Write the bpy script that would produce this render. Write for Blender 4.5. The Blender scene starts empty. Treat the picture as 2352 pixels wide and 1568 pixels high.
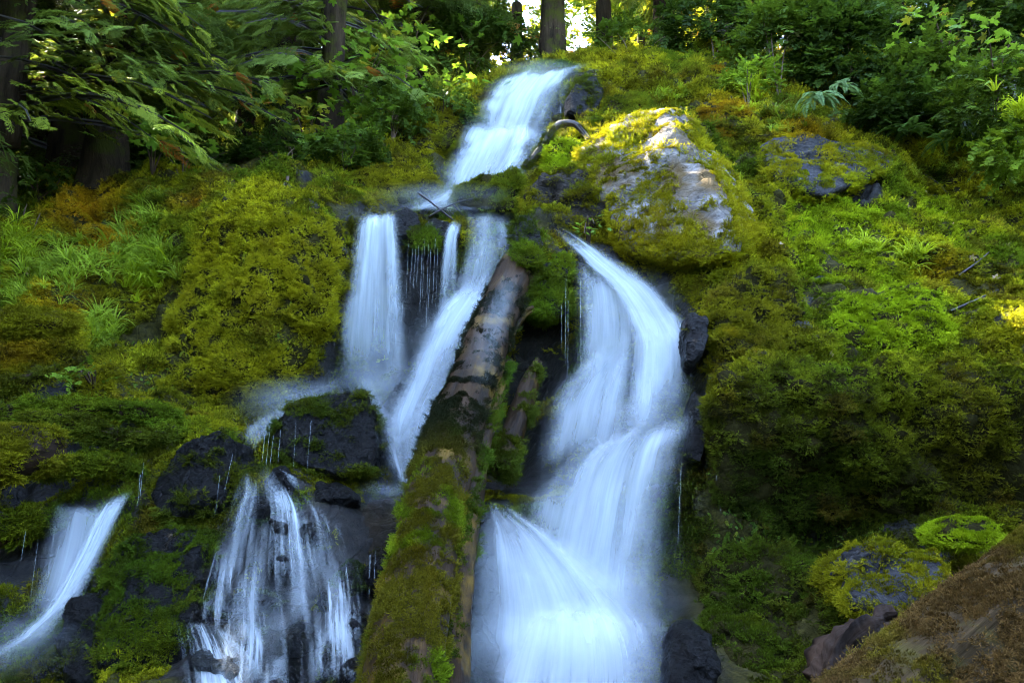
import bpy, bmesh, math, random
import numpy as np
from mathutils import Vector, Matrix
from mathutils.bvhtree import BVHTree
from mathutils.kdtree import KDTree

random.seed(7)
RNG = np.random.default_rng(11)
scene = bpy.context.scene
COL = scene.collection

# ------------------------------------------------------------------ camera
W, H, F = 2352.0, 1568.0, 1680.0
PITCH = math.radians(10.0)
CAM = np.array([0.0, 0.0, 1.5])
cam_data = bpy.data.cameras.new('camera')
cam_data.sensor_width = 36.0
cam_data.lens = 36.0 * F / W
cam_data.clip_start = 0.05
cam_data.clip_end = 2000.0
cam = bpy.data.objects.new('camera', cam_data)
cam.location = CAM
cam.rotation_euler = (math.radians(90) + PITCH, 0, 0)
COL.objects.link(cam)
scene.camera = cam

# ------------------------------------------------------------------ light
SUN_AZ = math.radians(-45.0)      # measured from +Y (straight ahead) towards +X
SUN_EL = math.radians(44.0)
SUN = np.array([math.sin(SUN_AZ) * math.cos(SUN_EL), math.cos(SUN_AZ) * math.cos(SUN_EL), math.sin(SUN_EL)])
world = bpy.data.worlds.new('World')
scene.world = world
world.use_nodes = True
wn = world.node_tree.nodes
sky = wn.new('ShaderNodeTexSky')
sky.sky_type = 'NISHITA'
sky.sun_disc = False
sky.sun_elevation = SUN_EL
sky.sun_rotation = SUN_AZ
sky.altitude = 600
sky.air_density = 0.8
sky.dust_density = 2.2
sky.ozone_density = 0.6
wn['Background'].inputs['Strength'].default_value = 0.15
world.node_tree.links.new(sky.outputs['Color'], wn['Background'].inputs['Color'])
sl = bpy.data.lights.new('sun', 'SUN')
sl.energy = 3.0
sl.angle = math.radians(0.5)
sl.color = (1.0, 0.93, 0.78)
so = bpy.data.objects.new('sun', sl)
so.rotation_euler = Vector(SUN).to_track_quat('Z', 'Y').to_euler()
so.location = (0, 0, 40)
COL.objects.link(so)

vs = scene.view_settings
vs.view_transform = 'Standard'
vs.look = 'None'
vs.gamma = 1.0
vs.exposure = 5.2
vs.use_curve_mapping = False
cy = scene.cycles
cy.use_denoising = True
cy.denoising_prefilter = 'ACCURATE'
cy.use_adaptive_sampling = True
cy.pixel_filter_type = 'BLACKMAN_HARRIS'
cy.filter_width = 1.05
cy.adaptive_threshold = 0.02
cy.max_bounces = 5
cy.diffuse_bounces = 2
cy.glossy_bounces = 2
cy.transmission_bounces = 4
cy.transparent_max_bounces = 18
cy.sample_clamp_indirect = 6.0
cy.caustics_reflective = False
cy.caustics_refractive = False

# ------------------------------------------------------------------ helpers
def ray(u, v):
    x = (np.asarray(u, float) - W / 2) / F
    zc = (H / 2 - np.asarray(v, float)) / F
    dy = math.cos(PITCH) - zc * math.sin(PITCH)
    dz = math.sin(PITCH) + zc * math.cos(PITCH)
    return np.stack(np.broadcast_arrays(x, dy, dz), -1)

def P(u, v, Y):
    d = ray(u, v)
    return CAM + d * (np.asarray(Y, float) / d[..., 1])[..., None]

def PV(u, v, Y):
    return Vector(P(u, v, Y))

def project(p):
    q = np.asarray(p) - CAM
    c, s = math.cos(PITCH), math.sin(PITCH)
    fw = q[..., 1] * c + q[..., 2] * s
    up = -q[..., 1] * s + q[..., 2] * c
    fw = np.where(np.abs(fw) < 1e-3, 1e-3, fw)
    return W / 2 + F * q[..., 0] / fw, H / 2 - F * up / fw, fw

def _h(ix, iy, iz, seed):
    n = (ix.astype(np.int64) * 374761393 + iy.astype(np.int64) * 668265263 + iz.astype(np.int64) * 2147483647 + seed * 974634777) & 0xFFFFFFFF
    n = ((n ^ (n >> 13)) * 1274126177) & 0xFFFFFFFF
    n = ((n ^ (n >> 16)) * 2246822519) & 0xFFFFFFFF
    return ((n ^ (n >> 15)) & 0xFFFFFF) / float(0xFFFFFF)

def vnoise(p, seed=0):
    """value noise in [-1,1]"""
    p = np.asarray(p, float)
    i = np.floor(p).astype(np.int64)
    f = p - i
    f = f * f * f * (f * (f * 6 - 15) + 10)
    r = 0
    for dx in (0, 1):
        wx = f[..., 0] if dx else 1 - f[..., 0]
        for dy in (0, 1):
            wy = f[..., 1] if dy else 1 - f[..., 1]
            for dz in (0, 1):
                wz = f[..., 2] if dz else 1 - f[..., 2]
                r = r + wx * wy * wz * _h(i[..., 0] + dx, i[..., 1] + dy, i[..., 2] + dz, seed)
    return r * 2 - 1

def fbm(p, octaves=4, seed=0, gain=0.5):
    a, s, r = 1.0, 1.0, 0
    for o in range(octaves):
        r = r + a * vnoise(np.asarray(p) * s + 17.3 * o, seed + o)
        a *= gain
        s *= 2.03
    return r

def worley(p, seed=0):
    """distance to nearest jittered cell point, about 0..1"""
    p = np.asarray(p, float)
    i = np.floor(p).astype(np.int64)
    best = np.full(p.shape[:-1], 9.0)
    for dx in (-1, 0, 1):
        for dy in (-1, 0, 1):
            for dz in (-1, 0, 1):
                c = i + np.array([dx, dy, dz])
                q = np.stack([c[..., k] + _h(c[..., 0], c[..., 1], c[..., 2], seed + 31 * k) for k in range(3)], -1)
                d = ((p - q) ** 2).sum(-1)
                best = np.minimum(best, d)
    return np.sqrt(best)

def sstep(a, b, x):
    t = np.clip((x - a) / (b - a), 0, 1)
    return t * t * (3 - 2 * t)

def mesh_np(name, verts, faces, mat=None, smooth=True, uv=None):
    """faces: (n,3) or (n,4) int array"""
    verts = np.ascontiguousarray(verts, dtype=np.float32)
    faces = np.ascontiguousarray(faces, dtype=np.int32)
    me = bpy.data.meshes.new(name)
    k = faces.shape[1]
    me.vertices.add(len(verts))
    me.vertices.foreach_set('co', verts.ravel())
    me.loops.add(faces.size)
    me.loops.foreach_set('vertex_index', faces.ravel())
    me.polygons.add(len(faces))
    me.polygons.foreach_set('loop_start', np.arange(0, faces.size, k, dtype=np.int32))
    me.polygons.foreach_set('use_smooth', np.full(len(faces), smooth, dtype=bool))
    if uv is not None:
        l = me.uv_layers.new(name='UVMap')
        l.data.foreach_set('uv', np.ascontiguousarray(np.asarray(uv, dtype=np.float32)[faces.ravel()]).ravel())
    if mat is not None:
        me.materials.append(mat)
    me.update(calc_edges=True)
    return me

def link(name, me, parent=None, **props):
    o = bpy.data.objects.new(name, me)
    COL.objects.link(o)
    if parent is not None:
        o.parent = parent
    for k, v in props.items():
        o[k] = v
    return o

def thing(name, label, category, loc=(0, 0, 0), group=None):
    o = bpy.data.objects.new(name, None)
    o.empty_display_size = 0.1
    COL.objects.link(o)
    o.location = loc
    o['label'] = label
    o['category'] = category
    if group:
        o['group'] = group
    return o

def fattr(me, name, arr):
    a = me.attributes.new(name, 'FLOAT', 'POINT')
    a.data.foreach_set('value', np.ascontiguousarray(arr, dtype=np.float32).ravel())

def cattr(me, name, arr):
    a = me.attributes.new(name, 'FLOAT_COLOR', 'POINT')
    c = np.ones((len(arr), 4), np.float32)
    c[:, :3] = arr
    a.data.foreach_set('color', c.ravel())

def grid_faces(nr, nc):
    i = np.arange(nr - 1)[:, None] * nc + np.arange(nc - 1)[None, :]
    return np.stack([i, i + 1, i + nc + 1, i + nc], -1).reshape(-1, 4)

# ------------------------------------------------------------------ materials
class NT:
    def __init__(self, name):
        self.m = bpy.data.materials.new(name)
        self.m.use_nodes = True
        self.t = self.m.node_tree
        self.t.nodes.clear()
        self.out = self.n('ShaderNodeOutputMaterial')
    def n(self, typ, **kw):
        nd = self.t.nodes.new(typ)
        for k, v in kw.items():
            if k.startswith('i_'):
                nd.inputs[k[2:].replace('_', ' ')].default_value = v
            else:
                setattr(nd, k, v)
        return nd
    def l(self, a, b):
        self.t.links.new(a, b)
    def noise(self, scale, detail=4, rough=0.55, vec=None, dist=0.0):
        nd = self.n('ShaderNodeTexNoise')
        nd.inputs['Scale'].default_value = scale
        nd.inputs['Detail'].default_value = detail
        nd.inputs['Roughness'].default_value = rough
        nd.inputs['Distortion'].default_value = dist
        if vec is not None:
            self.l(vec, nd.inputs['Vector'])
        return nd
    def ramp(self, fac, stops):
        r = self.n('ShaderNodeValToRGB')
        e = r.color_ramp.elements
        while len(e) > 1:
            e.remove(e[0])
        e[0].position = stops[0][0]
        c = stops[0][1]
        e[0].color = (c, c, c, 1) if not hasattr(c, '__len__') else (*c, 1)
        for p, c in stops[1:]:
            k = e.new(p)
            k.color = (c, c, c, 1) if not hasattr(c, '__len__') else (*c, 1)
        self.l(fac, r.inputs['Fac'])
        return r.outputs['Color']
    def mix(self, fac, a, b, blend='MIX'):
        m = self.n('ShaderNodeMix', data_type='RGBA', blend_type=blend)
        for s, k in ((fac, 0), (a, 6), (b, 7)):
            if hasattr(s, 'is_linked'):
                self.l(s, m.inputs[k])
            elif k == 0:
                m.inputs[k].default_value = s
            else:
                m.inputs[k].default_value = (*s, 1)
        return m.outputs[2]
    def math(self, op, a, b=None, clamp=False):
        m = self.n('ShaderNodeMath', operation=op, use_clamp=clamp)
        for s, k in ((a, 0), (b, 1)):
            if s is None:
                continue
            if hasattr(s, 'is_linked'):
                self.l(s, m.inputs[k])
            else:
                m.inputs[k].default_value = s
        return m.outputs[0]
    def bump(self, height, strength=0.5, dist=0.02, normal=None):
        b = self.n('ShaderNodeBump')
        b.inputs['Strength'].default_value = strength
        b.inputs['Distance'].default_value = dist
        self.l(height, b.inputs['Height'])
        if normal is not None:
            self.l(normal, b.inputs['Normal'])
        return b.outputs['Normal']
    def surf(self, s):
        self.l(s, self.out.inputs['Surface'])
        return self.m

def mat_rock(name, dark, light, rough=(0.25, 0.6), scale=3.0, bump=0.6, moss=None, wet=0.5, bdist=0.06, coat=0.0):
    t = NT(name)
    geo = t.n('ShaderNodeNewGeometry')
    tc = t.n('ShaderNodeTexCoord')
    v = geo.outputs['Position']
    n1 = t.noise(scale, 8, 0.65, v)
    n2 = t.noise(scale * 7, 6, 0.7, v)
    n3 = t.noise(scale * 0.6, 3, 0.5, v)
    vo = t.n('ShaderNodeTexVoronoi', feature='DISTANCE_TO_EDGE')
    vo.inputs['Scale'].default_value = scale * 1.3
    t.l(n1.outputs['Color'], vo.inputs['Vector']) if False else t.l(v, vo.inputs['Vector'])
    col = t.mix(t.ramp(n1.outputs['Fac'], [(0.32, 0.0), (0.68, 1.0)]), dark, light)
    col = t.mix(t.ramp(n2.outputs['Fac'], [(0.35, 0.0), (0.75, 0.6)]), col, tuple(c * 0.45 for c in dark))
    if moss:
        col = t.mix(t.ramp(n3.outputs['Fac'], [(0.42, 0.0), (0.58, 1.0)]), col, moss)
    b = t.n('ShaderNodeBsdfPrincipled')
    t.l(col, b.inputs['Base Color'])
    t.l(t.ramp(n2.outputs['Fac'], [(0.3, rough[0]), (0.7, rough[1])]), b.inputs['Roughness'])
    b.inputs['Specular IOR Level'].default_value = wet
    h = t.math('ADD', t.math('MULTIPLY', n1.outputs['Fac'], 1.0), t.math('MULTIPLY', n2.outputs['Fac'], 0.35))
    h = t.math('ADD', h, t.math('MULTIPLY', t.ramp(vo.outputs['Distance'], [(0.0, 0.0), (0.06, 1.0)]), 0.12))
    nb = t.bump(h, bump, bdist)
    t.l(nb, b.inputs['Normal'])
    if coat:                 # film of water
        b.inputs['Coat Weight'].default_value = coat
        b.inputs['Coat IOR'].default_value = 1.33
        b.inputs['Coat Roughness'].default_value = .06
        t.l(t.bump(n1.outputs['Fac'], .9, .09), b.inputs['Coat Normal'])
    return t.surf(b.outputs[0])

def mat_leaf(name, col, trans, rough=0.5, var=0.35, attr=None, spec=0.3, tfac=0.45, tip=False):
    """leaf: diffuse + gloss on top, translucent through; colour varies per piece"""
    t = NT(name)
    if attr:
        a = t.n('ShaderNodeAttribute', attribute_type=attr, attribute_name='col')
        base = a.outputs['Color']
        if tip:
            tp = t.n('ShaderNodeAttribute', attribute_type='GEOMETRY', attribute_name='tip')
            base = t.mix(tp.outputs['Fac'], t.mix(0.58, base, (.030, .022, .005)), base)
        tr = t.mix(1.0, base, (1.5, 1.35, 0.8), 'MULTIPLY')
    else:
        geo = t.n('ShaderNodeNewGeometry')
        n = t.noise(2.3, 3, 0.6, geo.outputs['Position'])
        isl = geo.outputs['Random Per Island']
        f = t.math('ADD', t.math('MULTIPLY', isl, 0.6), t.math('MULTIPLY', n.outputs['Fac'], 0.5))
        lo = tuple(c * (1 - var) for c in col)
        hi = tuple(c * (1 + var) for c in col)
        base = t.mix(f, lo, hi)
        tr = t.mix(f, tuple(c * (1 - var) for c in trans), tuple(c * (1 + var) for c in trans))
    b = t.n('ShaderNodeBsdfPrincipled')
    t.l(base, b.inputs['Base Color'])
    b.inputs['Roughness'].default_value = rough
    b.inputs['Specular IOR Level'].default_value = spec
    tl = t.n('ShaderNodeBsdfTranslucent')
    t.l(tr, tl.inputs['Color'])
    m = t.n('ShaderNodeMixShader')
    m.inputs[0].default_value = tfac
    t.l(b.outputs[0], m.inputs[1])
    t.l(tl.outputs[0], m.inputs[2])
    return t.surf(m.outputs[0])

def mat_bark(name, a, b_, scale=6.0, rough=0.85, spec=0.2, bump=0.8, stretch=0.15, moss=None, mossamt=0.5):
    t = NT(name)
    tc = t.n('ShaderNodeTexCoord')
    mp = t.n('ShaderNodeMapping')
    mp.inputs['Scale'].default_value = (1, stretch, 1)
    t.l(tc.outputs['UV'], mp.inputs['Vector'])
    n1 = t.noise(scale, 8, 0.7, mp.outputs['Vector'], 0.4)
    n2 = t.noise(scale * 5, 5, 0.7, mp.outputs['Vector'])
    geo = t.n('ShaderNodeNewGeometry')
    n3 = t.noise(2.2, 6, 0.7, geo.outputs['Position'])
    col = t.mix(t.ramp(n1.outputs['Fac'], [(0.35, 0.0), (0.65, 1.0)]), a, b_)
    if moss:
        col = t.mix(t.ramp(n3.outputs['Fac'], [(mossamt - 0.06, 0.0), (mossamt + 0.06, 1.0)]), col, moss)
    b = t.n('ShaderNodeBsdfPrincipled')
    t.l(col, b.inputs['Base Color'])
    b.inputs['Roughness'].default_value = rough
    b.inputs['Specular IOR Level'].default_value = spec
    h = t.math('ADD', n1.outputs['Fac'], t.math('MULTIPLY', n2.outputs['Fac'], 0.4))
    t.l(t.bump(h, bump, 0.03), b.inputs['Normal'])
    return t.surf(b.outputs[0])

def mat_water(name='silky_white_water', thread=False):
    """falling water: streaked, part clear; 'dens' says how much water runs there"""
    t = NT(name)
    tc = t.n('ShaderNodeTexCoord')
    def streak(sx, sy, detail):
        mp = t.n('ShaderNodeMapping')
        mp.inputs['Scale'].default_value = (sx, sy, 1)
        t.l(tc.outputs['UV'], mp.inputs['Vector'])
        return t.noise(1.0, detail, 0.6, mp.outputs['Vector']).outputs['Fac']
    s1 = streak(7.0, 0.6, 5) if thread else streak(4.5, 0.35, 4)
    s2 = streak(22.0, 0.35, 3)
    s3 = streak(70.0, 0.5, 2)
    a = t.n('ShaderNodeAttribute', attribute_type='GEOMETRY', attribute_name='dens')
    s = t.math('ADD', t.math('MULTIPLY', s1, 0.66), t.math('ADD', t.math('MULTIPLY', s2, 0.26), t.math('MULTIPLY', s3, 0.08)))
    st = t.ramp(s, [(0.50, 0.0), (0.60, 1.0)]) if thread else t.ramp(s, [(0.36, 0.0), (0.66, 1.0)])
    d = a.outputs['Fac']
    fill = t.math('MULTIPLY', d, 0.06 if thread else 0.5)
    d = d if thread else t.math('MULTIPLY', t.math('POWER', d, 1.5), 1.1, clamp=True)
    al = t.math('MULTIPLY', d, t.math('ADD', t.math('MULTIPLY', st, t.math('SUBTRACT', 1.0, fill)), fill), clamp=True)
    df = t.n('ShaderNodeBsdfDiffuse')
    df.inputs['Color'].default_value = (0.56, 0.62, 0.64, 1)
    tl = t.n('ShaderNodeBsdfTranslucent')
    tl.inputs['Color'].default_value = (0.56, 0.62, 0.64, 1)
    ms = t.n('ShaderNodeMixShader')
    ms.inputs[0].default_value = 0.35
    t.l(df.outputs[0], ms.inputs[1])
    t.l(tl.outputs[0], ms.inputs[2])
    tr = t.n('ShaderNodeBsdfTransparent')
    mx = t.n('ShaderNodeMixShader')
    t.l(al, mx.inputs[0])
    t.l(tr.outputs[0], mx.inputs[1])
    t.l(ms.outputs[0], mx.inputs[2])
    return t.surf(mx.outputs[0])

def mat_mist():
    t = NT('drifting_spray')
    tc = t.n('ShaderNodeTexCoord')
    n_ = t.noise(2.2, 3, .5, tc.outputs['UV'])
    a = t.n('ShaderNodeAttribute', attribute_type='GEOMETRY', attribute_name='dens')
    al = t.math('MULTIPLY', a.outputs['Fac'], t.ramp(n_.outputs['Fac'], [(.25, .4), (.75, 1.0)]), clamp=True)
    df = t.n('ShaderNodeBsdfDiffuse'); df.inputs['Color'].default_value = (.52, .57, .58, 1)
    tl = t.n('ShaderNodeBsdfTranslucent'); tl.inputs['Color'].default_value = (.52, .57, .58, 1)
    ms = t.n('ShaderNodeMixShader'); ms.inputs[0].default_value = .5
    t.l(df.outputs[0], ms.inputs[1]); t.l(tl.outputs[0], ms.inputs[2])
    tr = t.n('ShaderNodeBsdfTransparent'); mx = t.n('ShaderNodeMixShader')
    t.l(al, mx.inputs[0]); t.l(tr.outputs[0], mx.inputs[1]); t.l(ms.outputs[0], mx.inputs[2])
    return t.surf(mx.outputs[0])

# ------------------------------------------------------------------ the rocks that stand in and beside the water
OLIVE = np.array([.165, .158, .006]); YELL = np.array([.40, .37, .008]); LIME = np.array([.30, .42, .008])
DARK = np.array([.040, .062, .005]); GREEN = np.array([.085, .14, .007]); ORNG = np.array([.48, .23, .006]); BROWN = np.array([.11, .062, .009])
BLACKM = np.array([.018, .024, .008]); RUST = np.array([.16, .085, .028])
M_WET = mat_rock('wet_black_rock', (.0025, .0025, .0025), (.009, .008, .007), (.2, .45), 4.0, 1.0, wet=.08, bdist=.12, coat=.16)
M_WETB = mat_rock('wet_brown_rock', (.006, .005, .003), (.035, .025, .014), (.25, .5), 4.0, 1.0, wet=.08, bdist=.12, coat=.12)
M_PALE = mat_rock('pale_lichen_rock', (.035, .032, .03), (.36, .33, .30), (.7, .95), 3.4, 1.0, wet=.05, moss=(.09, .062, .028))
M_SLAB = mat_rock('blue_grey_slab', (.012, .012, .012), (.045, .043, .042), (.45, .75), 4.0, .9, wet=.12)
M_UNDER = mat_rock('moss_bound_rock', (.010, .009, .003), (.035, .030, .008), (.8, 1.0), 6.0, .8, wet=.02)

def patchy(seed, lo, hi, freq=3.0, up=0.0):
    def m(p, nn):
        return sstep(lo, hi, fbm(p * freq, 4, seed) + up * (nn[:, 2] - .4))
    return m
def tint(c, amt=.8, var=.35):
    c = np.array(c)
    def fn(p, rng):
        k = moss_colour(p, rng)
        q = c * (1 + var * fbm(p * 6, 2, 83))[:, None] * rng.uniform(.65, 1.35, (len(p), 1))
        return np.clip(k * (1 - amt) + q * amt, .003, .6)
    return fn


def all_rocks(rock):
    rock('mossy_cliff', 'big bulging yellow-green mossy rock face left of the middle fall', [(430,520,9.0),(480,450,9.2),(545,415,9.35),(620,400,9.4),(710,408,9.45),(790,440,9.45),(826,490,9.3),(828,600,9.05),(808,720,8.9),(778,830,8.7),(690,890,8.4),(590,950,8.15),(480,950,8.1),(400,900,8.25),(340,800,8.55),(380,650,8.95),(600,560,8.6),(560,720,8.3),(660,720,8.4),(520,850,8.1),(480,620,8.75)], M_UNDER, 1.2, 1250, 6, 9, .15, 2.0, 51, .06, None, tint(YELL*.95, .5), 'cliff', feather=.9)
    rock('mossy_cliff', 'dark overhanging mossy wall filling the right side below the lime slope', [(1612,870,6.6),(1680,815,6.8),(1800,795,6.9),(1950,805,6.9),(2120,805,6.85),(2300,805,6.75),(2450,830,6.65),(2480,1050,6.4),(2450,1200,6.45),(2200,1230,6.4),(1950,1230,6.45),(1720,1220,6.45),(1625,1120,6.45),(1605,980,6.5),(1750,870,6.4),(1950,880,6.35),(2150,890,6.35),(2330,900,6.25),(1700,1000,6.25),(1950,1000,6.25),(2200,1000,6.2)], M_UNDER, 1.0, 1250, 6, 14, .17, 2.0, 52, .07, None, None, 'cliff', feather=.9)
    rock('mossy_cliff', 'dark green mossy bulge right of the foot of the broad fall', [(1600,1300,6.0),(1680,1240,6.1),(1800,1230,6.1),(1900,1270,6.0),(1930,1400,5.6),(1900,1560,5.2),(1750,1640,4.95),(1630,1600,5.0),(1600,1450,5.4),(1720,1380,5.55),(1780,1480,5.25)], M_UNDER, .9, 1350, 6, 10, .13, 2.4, 53, .05, None, tint(GREEN, .5), 'cliff', feather=.8)
    rock('moss_mound', 'olive moss lobe right of the bend in the broad fall', [(1622,720,7.6),(1660,625,8.0),(1740,592,8.15),(1830,625,8.1),(1850,720,7.7),(1800,800,7.3),(1700,820,7.15),(1635,790,7.3),(1730,680,7.55)], M_UNDER, .9, 1400, 6, 9, .12, 2.4, 54, .04, None, tint(OLIVE, .4), 'moss mound', feather=.5)
    rock('moss_mound', 'smooth lime green moss mound on the right slope', [(1900,710,7.65),(1990,650,7.95),(2100,655,7.95),(2200,695,7.75),(2210,770,7.35),(2100,805,7.1),(1960,800,7.2),(2060,720,7.5)], M_UNDER, .9, 1400, 6, 9, .08, 2.2, 55, .02, None, tint(LIME*1.1, .8), 'moss mound', feather=.1)
    # the pale boulder on the right
    def pale_mask(p, nn):
        u, v, _ = project(p)
        c = [((1540, 262), (1690, 560)), ]
        ridge = np.array([P(1525, 266, 9.8), P(1560, 345, 9.3), P(1610, 440, 8.75), P(1640, 540, 8.2)])
        d = np.full(len(p), 9.0)
        for a, b in zip(ridge[:-1], ridge[1:]):
            ab = b - a
            t = np.clip(((p - a) @ ab) / (ab @ ab), 0, 1)
            d = np.minimum(d, np.linalg.norm(p - (a + t[:, None] * ab), axis=1))
        face = sstep(.06, .2, d + .2 * fbm(p * 4.0, 4, 91) - .04)
        return face * sstep(-.75, -.35, fbm(p * 3.2, 3, 97))
    rock('pale_boulder', 'big peaked boulder, its bare pale face ringed by yellow moss', [(1528,236,10.1),(1475,246,10.3),(1380,290,10.35),(1320,330,10.3),(1345,430,9.8),(1400,520,9.15),(1440,580,8.65),(1560,600,8.2),(1690,590,8.0),(1735,560,8.9),(1725,470,9.5),(1680,370,10.1),(1600,275,10.5),(1535,262,9.75),(1600,345,9.15),(1660,450,8.5),(1700,560,8.0)], M_PALE, 1.6, 1300, 6, 34, .08, 2.2, 3, .05, pale_mask, tint(YELL*.9, .45))
    rock('mossy_boulder', 'dark green mossy boulder in the middle of the stream below the upper fall', [(1032,440,10.1),(1050,402,10.2),(1110,382,10.25),(1150,376,10.3),(1190,374,10.3),(1208,400,10.2),(1200,450,10.0),(1190,486,9.85),(1120,486,9.85),(1040,470,9.95)], M_UNDER, .9, 1500, 5, 8, .06, 3, 4, .02, None, tint(GREEN, .6))
    rock('mossy_boulder', 'lumpy golden moss boulder with bare black stone on its top edge', [(1205,420,9.75),(1235,385,9.85),(1300,380,9.9),(1360,388,9.85),(1415,405,9.7),(1420,450,9.5),(1400,510,9.3),(1330,530,9.2),(1250,500,9.35),(1205,470,9.5)], M_WETB, .9, 1300, 5, 12, .09, 3.5, 5, .05, patchy(11, -.45, -.15, 3.0, -.25), tint(OLIVE, .6))
    rock('moss_mound', 'bright rounded moss mound under the arched branch', [(1245,372,10.75),(1262,330,10.85),(1300,310,10.9),(1335,318,10.85),(1352,350,10.75),(1330,388,10.5),(1260,392,10.5)], M_UNDER, .6, 1500, 5, 8, .04, 3, 6, .0, None, tint(LIME, .8), 'moss mound')
    rock('moss_mound', 'long moss ridge between arched branch and pale boulder', [(1295,388,10.2),(1330,350,10.4),(1400,318,10.4),(1450,330,10.3),(1400,390,10.0),(1340,410,9.95)], M_UNDER, .6, 1400, 5, 8, .05, 3, 7, .02, None, tint(OLIVE, .4), 'moss mound')
    rock('wet_rock', 'black dripping rock with moss right of the upper fall crest', [(1318,170,12.95),(1345,152,13.05),(1372,160,13.05),(1388,210,12.75),(1372,270,12.35),(1330,290,12.15),(1296,270,12.25),(1300,215,12.55)], M_WET, .9, 900, 5, 10, .08, 2.5, 8, .06, patchy(13, -.1, .25), tint(DARK, .8))
    rock('mossy_outcrop', 'long dark mossy outcrop on the skyline right of the upper fall', [(1395,170,14.2),(1440,110,14.6),(1500,88,14.8),(1545,100,14.7),(1575,150,14.3),(1560,200,13.8),(1450,215,13.6),(1385,205,13.8)], M_UNDER, 1.3, 1100, 5, 9, .10, 1.8, 9, .04, None, tint(GREEN, .5), 'outcrop')
    rock('mossy_outcrop', 'orange-tinged mossy outcrop above the pale boulder', [(1480,200,13.1),(1560,160,13.5),(1640,130,13.7),(1700,135,13.6),(1700,210,13.0),(1640,250,12.5),(1540,245,12.5)], M_UNDER, 1.2, 1100, 5, 9, .10, 1.8, 10, .04, None, tint(ORNG, .4), 'outcrop')
    rock('mossy_outcrop', 'rusty brown mossy hump behind the pale boulder', [(1585,250,11.9),(1620,222,12.1),(1690,215,12.1),(1750,240,11.9),(1765,275,11.6),(1700,310,11.3),(1610,300,11.3)], M_UNDER, 1.0, 1200, 5, 9, .08, 2.2, 12, .04, None, tint(ORNG*.6, .6), 'outcrop')
    rock('mossy_ridge', 'rounded dark moss ridge left of the pale boulder peak', [(1365,260,12.1),(1400,220,12.3),(1460,195,12.5),(1500,205,12.4),(1480,245,12.0),(1400,285,11.6),(1372,290,11.6)], M_UNDER, .8, 1300, 5, 8, .06, 2.5, 13, .02, None, tint(GREEN, .6), 'outcrop')
    rock('slab_boulder', 'low slab of bare blue-grey rock with mossy rim among grass', [(1740,310,10.9),(1800,288,11.1),(1900,300,11.0),(2000,310,10.9),(2075,335,10.7),(2080,370,10.5),(2030,400,10.2),(1900,455,9.8),(1800,420,10.0),(1740,370,10.4)], M_SLAB, 1.3, 1100, 6, 12, .06, 2.2, 14, .06, patchy(17, -.28, .0, 2.2), tint(YELL, .4))
    rock('mossy_bank_rock', 'moss-clad rock hump left of the upper fall crest', [(885,300,12.6),(940,235,13.0),(1020,215,13.2),(1082,225,13.1),(1070,290,12.7),(1030,340,12.2),(930,350,12.0)], M_UNDER, 1.2, 1200, 5, 9, .10, 2.0, 15, .04, None, tint(OLIVE, .5), 'outcrop')
    rock('mossy_bank_rock', 'twin-lobed moss hump beside the upper fall base', [(740,430,10.9),(800,395,11.0),(860,362,11.2),(930,352,11.3),(1000,370,11.2),(1015,420,10.9),(960,460,10.5),(850,470,10.4)], M_UNDER, 1.0, 1300, 5, 9, .10, 2.6, 16, .03, None, tint(OLIVE, .5), 'outcrop')
    rock('wet_rock', 'upright black rock on the lip between the two middle strands', [(892,515,9.55),(905,480,9.65),(930,464,9.7),(955,480,9.65),(968,510,9.5),(950,540,9.4),(900,540,9.4)], M_WET, .4, 0, 5, 16, .04, 6, 17, .05)
    rock('moss_mound', 'small green moss dome hanging over the dark hollow', [(932,545,9.3),(945,515,9.4),(970,505,9.42),(998,515,9.4),(1008,545,9.3),(990,562,9.25),(945,562,9.25)], M_UNDER, .4, 2200, 5, 8, .03, 5, 18, .0, None, tint(GREEN, .9), 'moss mound')
    rock('wet_rock', 'black slanting rock bridging the lip behind the twigs', [(965,510,9.75),(985,490,9.85),(1030,505,9.8),(1062,530,9.6),(1050,560,9.5),(1000,545,9.5)], M_WET, .3, 0, 5, 16, .03, 6, 19, .04)
    for i, (lab, q, mm, cc) in enumerate([
      ('black wet moss-capped crag at the head of the leaning log', [(1175,520,8.98),(1182,488,9.13),(1215,488,9.13),(1240,520,8.98),(1255,575,8.68),(1225,600,8.58),(1185,580,8.68)], 1100, DARK),
      ('round green moss clump right of the log head', [(1245,600,8.75),(1255,575,8.85),(1295,570,8.85),(1322,590,8.75),(1320,630,8.6),(1280,650,8.5),(1250,640,8.55)], 2200, GREEN),
      ('hanging leafy moss clump below the log head', [(1205,690,8.5),(1225,640,8.65),(1275,640,8.6),(1318,665,8.5),(1310,710,8.35),(1255,725,8.3),(1215,720,8.35)], 2200, GREEN),
      ('small moss clump wedged against the log top', [(1172,580,8.53),(1190,555,8.63),(1235,560,8.58),(1240,600,8.43),(1200,610,8.38)], 2200, GREEN)]):
        rock('moss_clump' if mm > 2000 else 'wet_rock', lab, q, M_WET, .4, mm, 5, 8, .06, 5, 20 + i, .03, None if mm > 2000 else patchy(21, -.2, .1), tint(cc, .85), 'moss' if mm > 2000 else 'boulder', feather=.7)
    rock('wet_rock', 'black boulder wrapped in mist below the middle fall', [(870,935,8.15),(885,895,8.3),(920,880,8.35),(955,890,8.3),(975,930,8.15),(970,985,7.95),(925,1005,7.85),(880,990,7.95)], M_WET, .5, 0, 5, 10, .06, 4, 25, .05)
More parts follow.
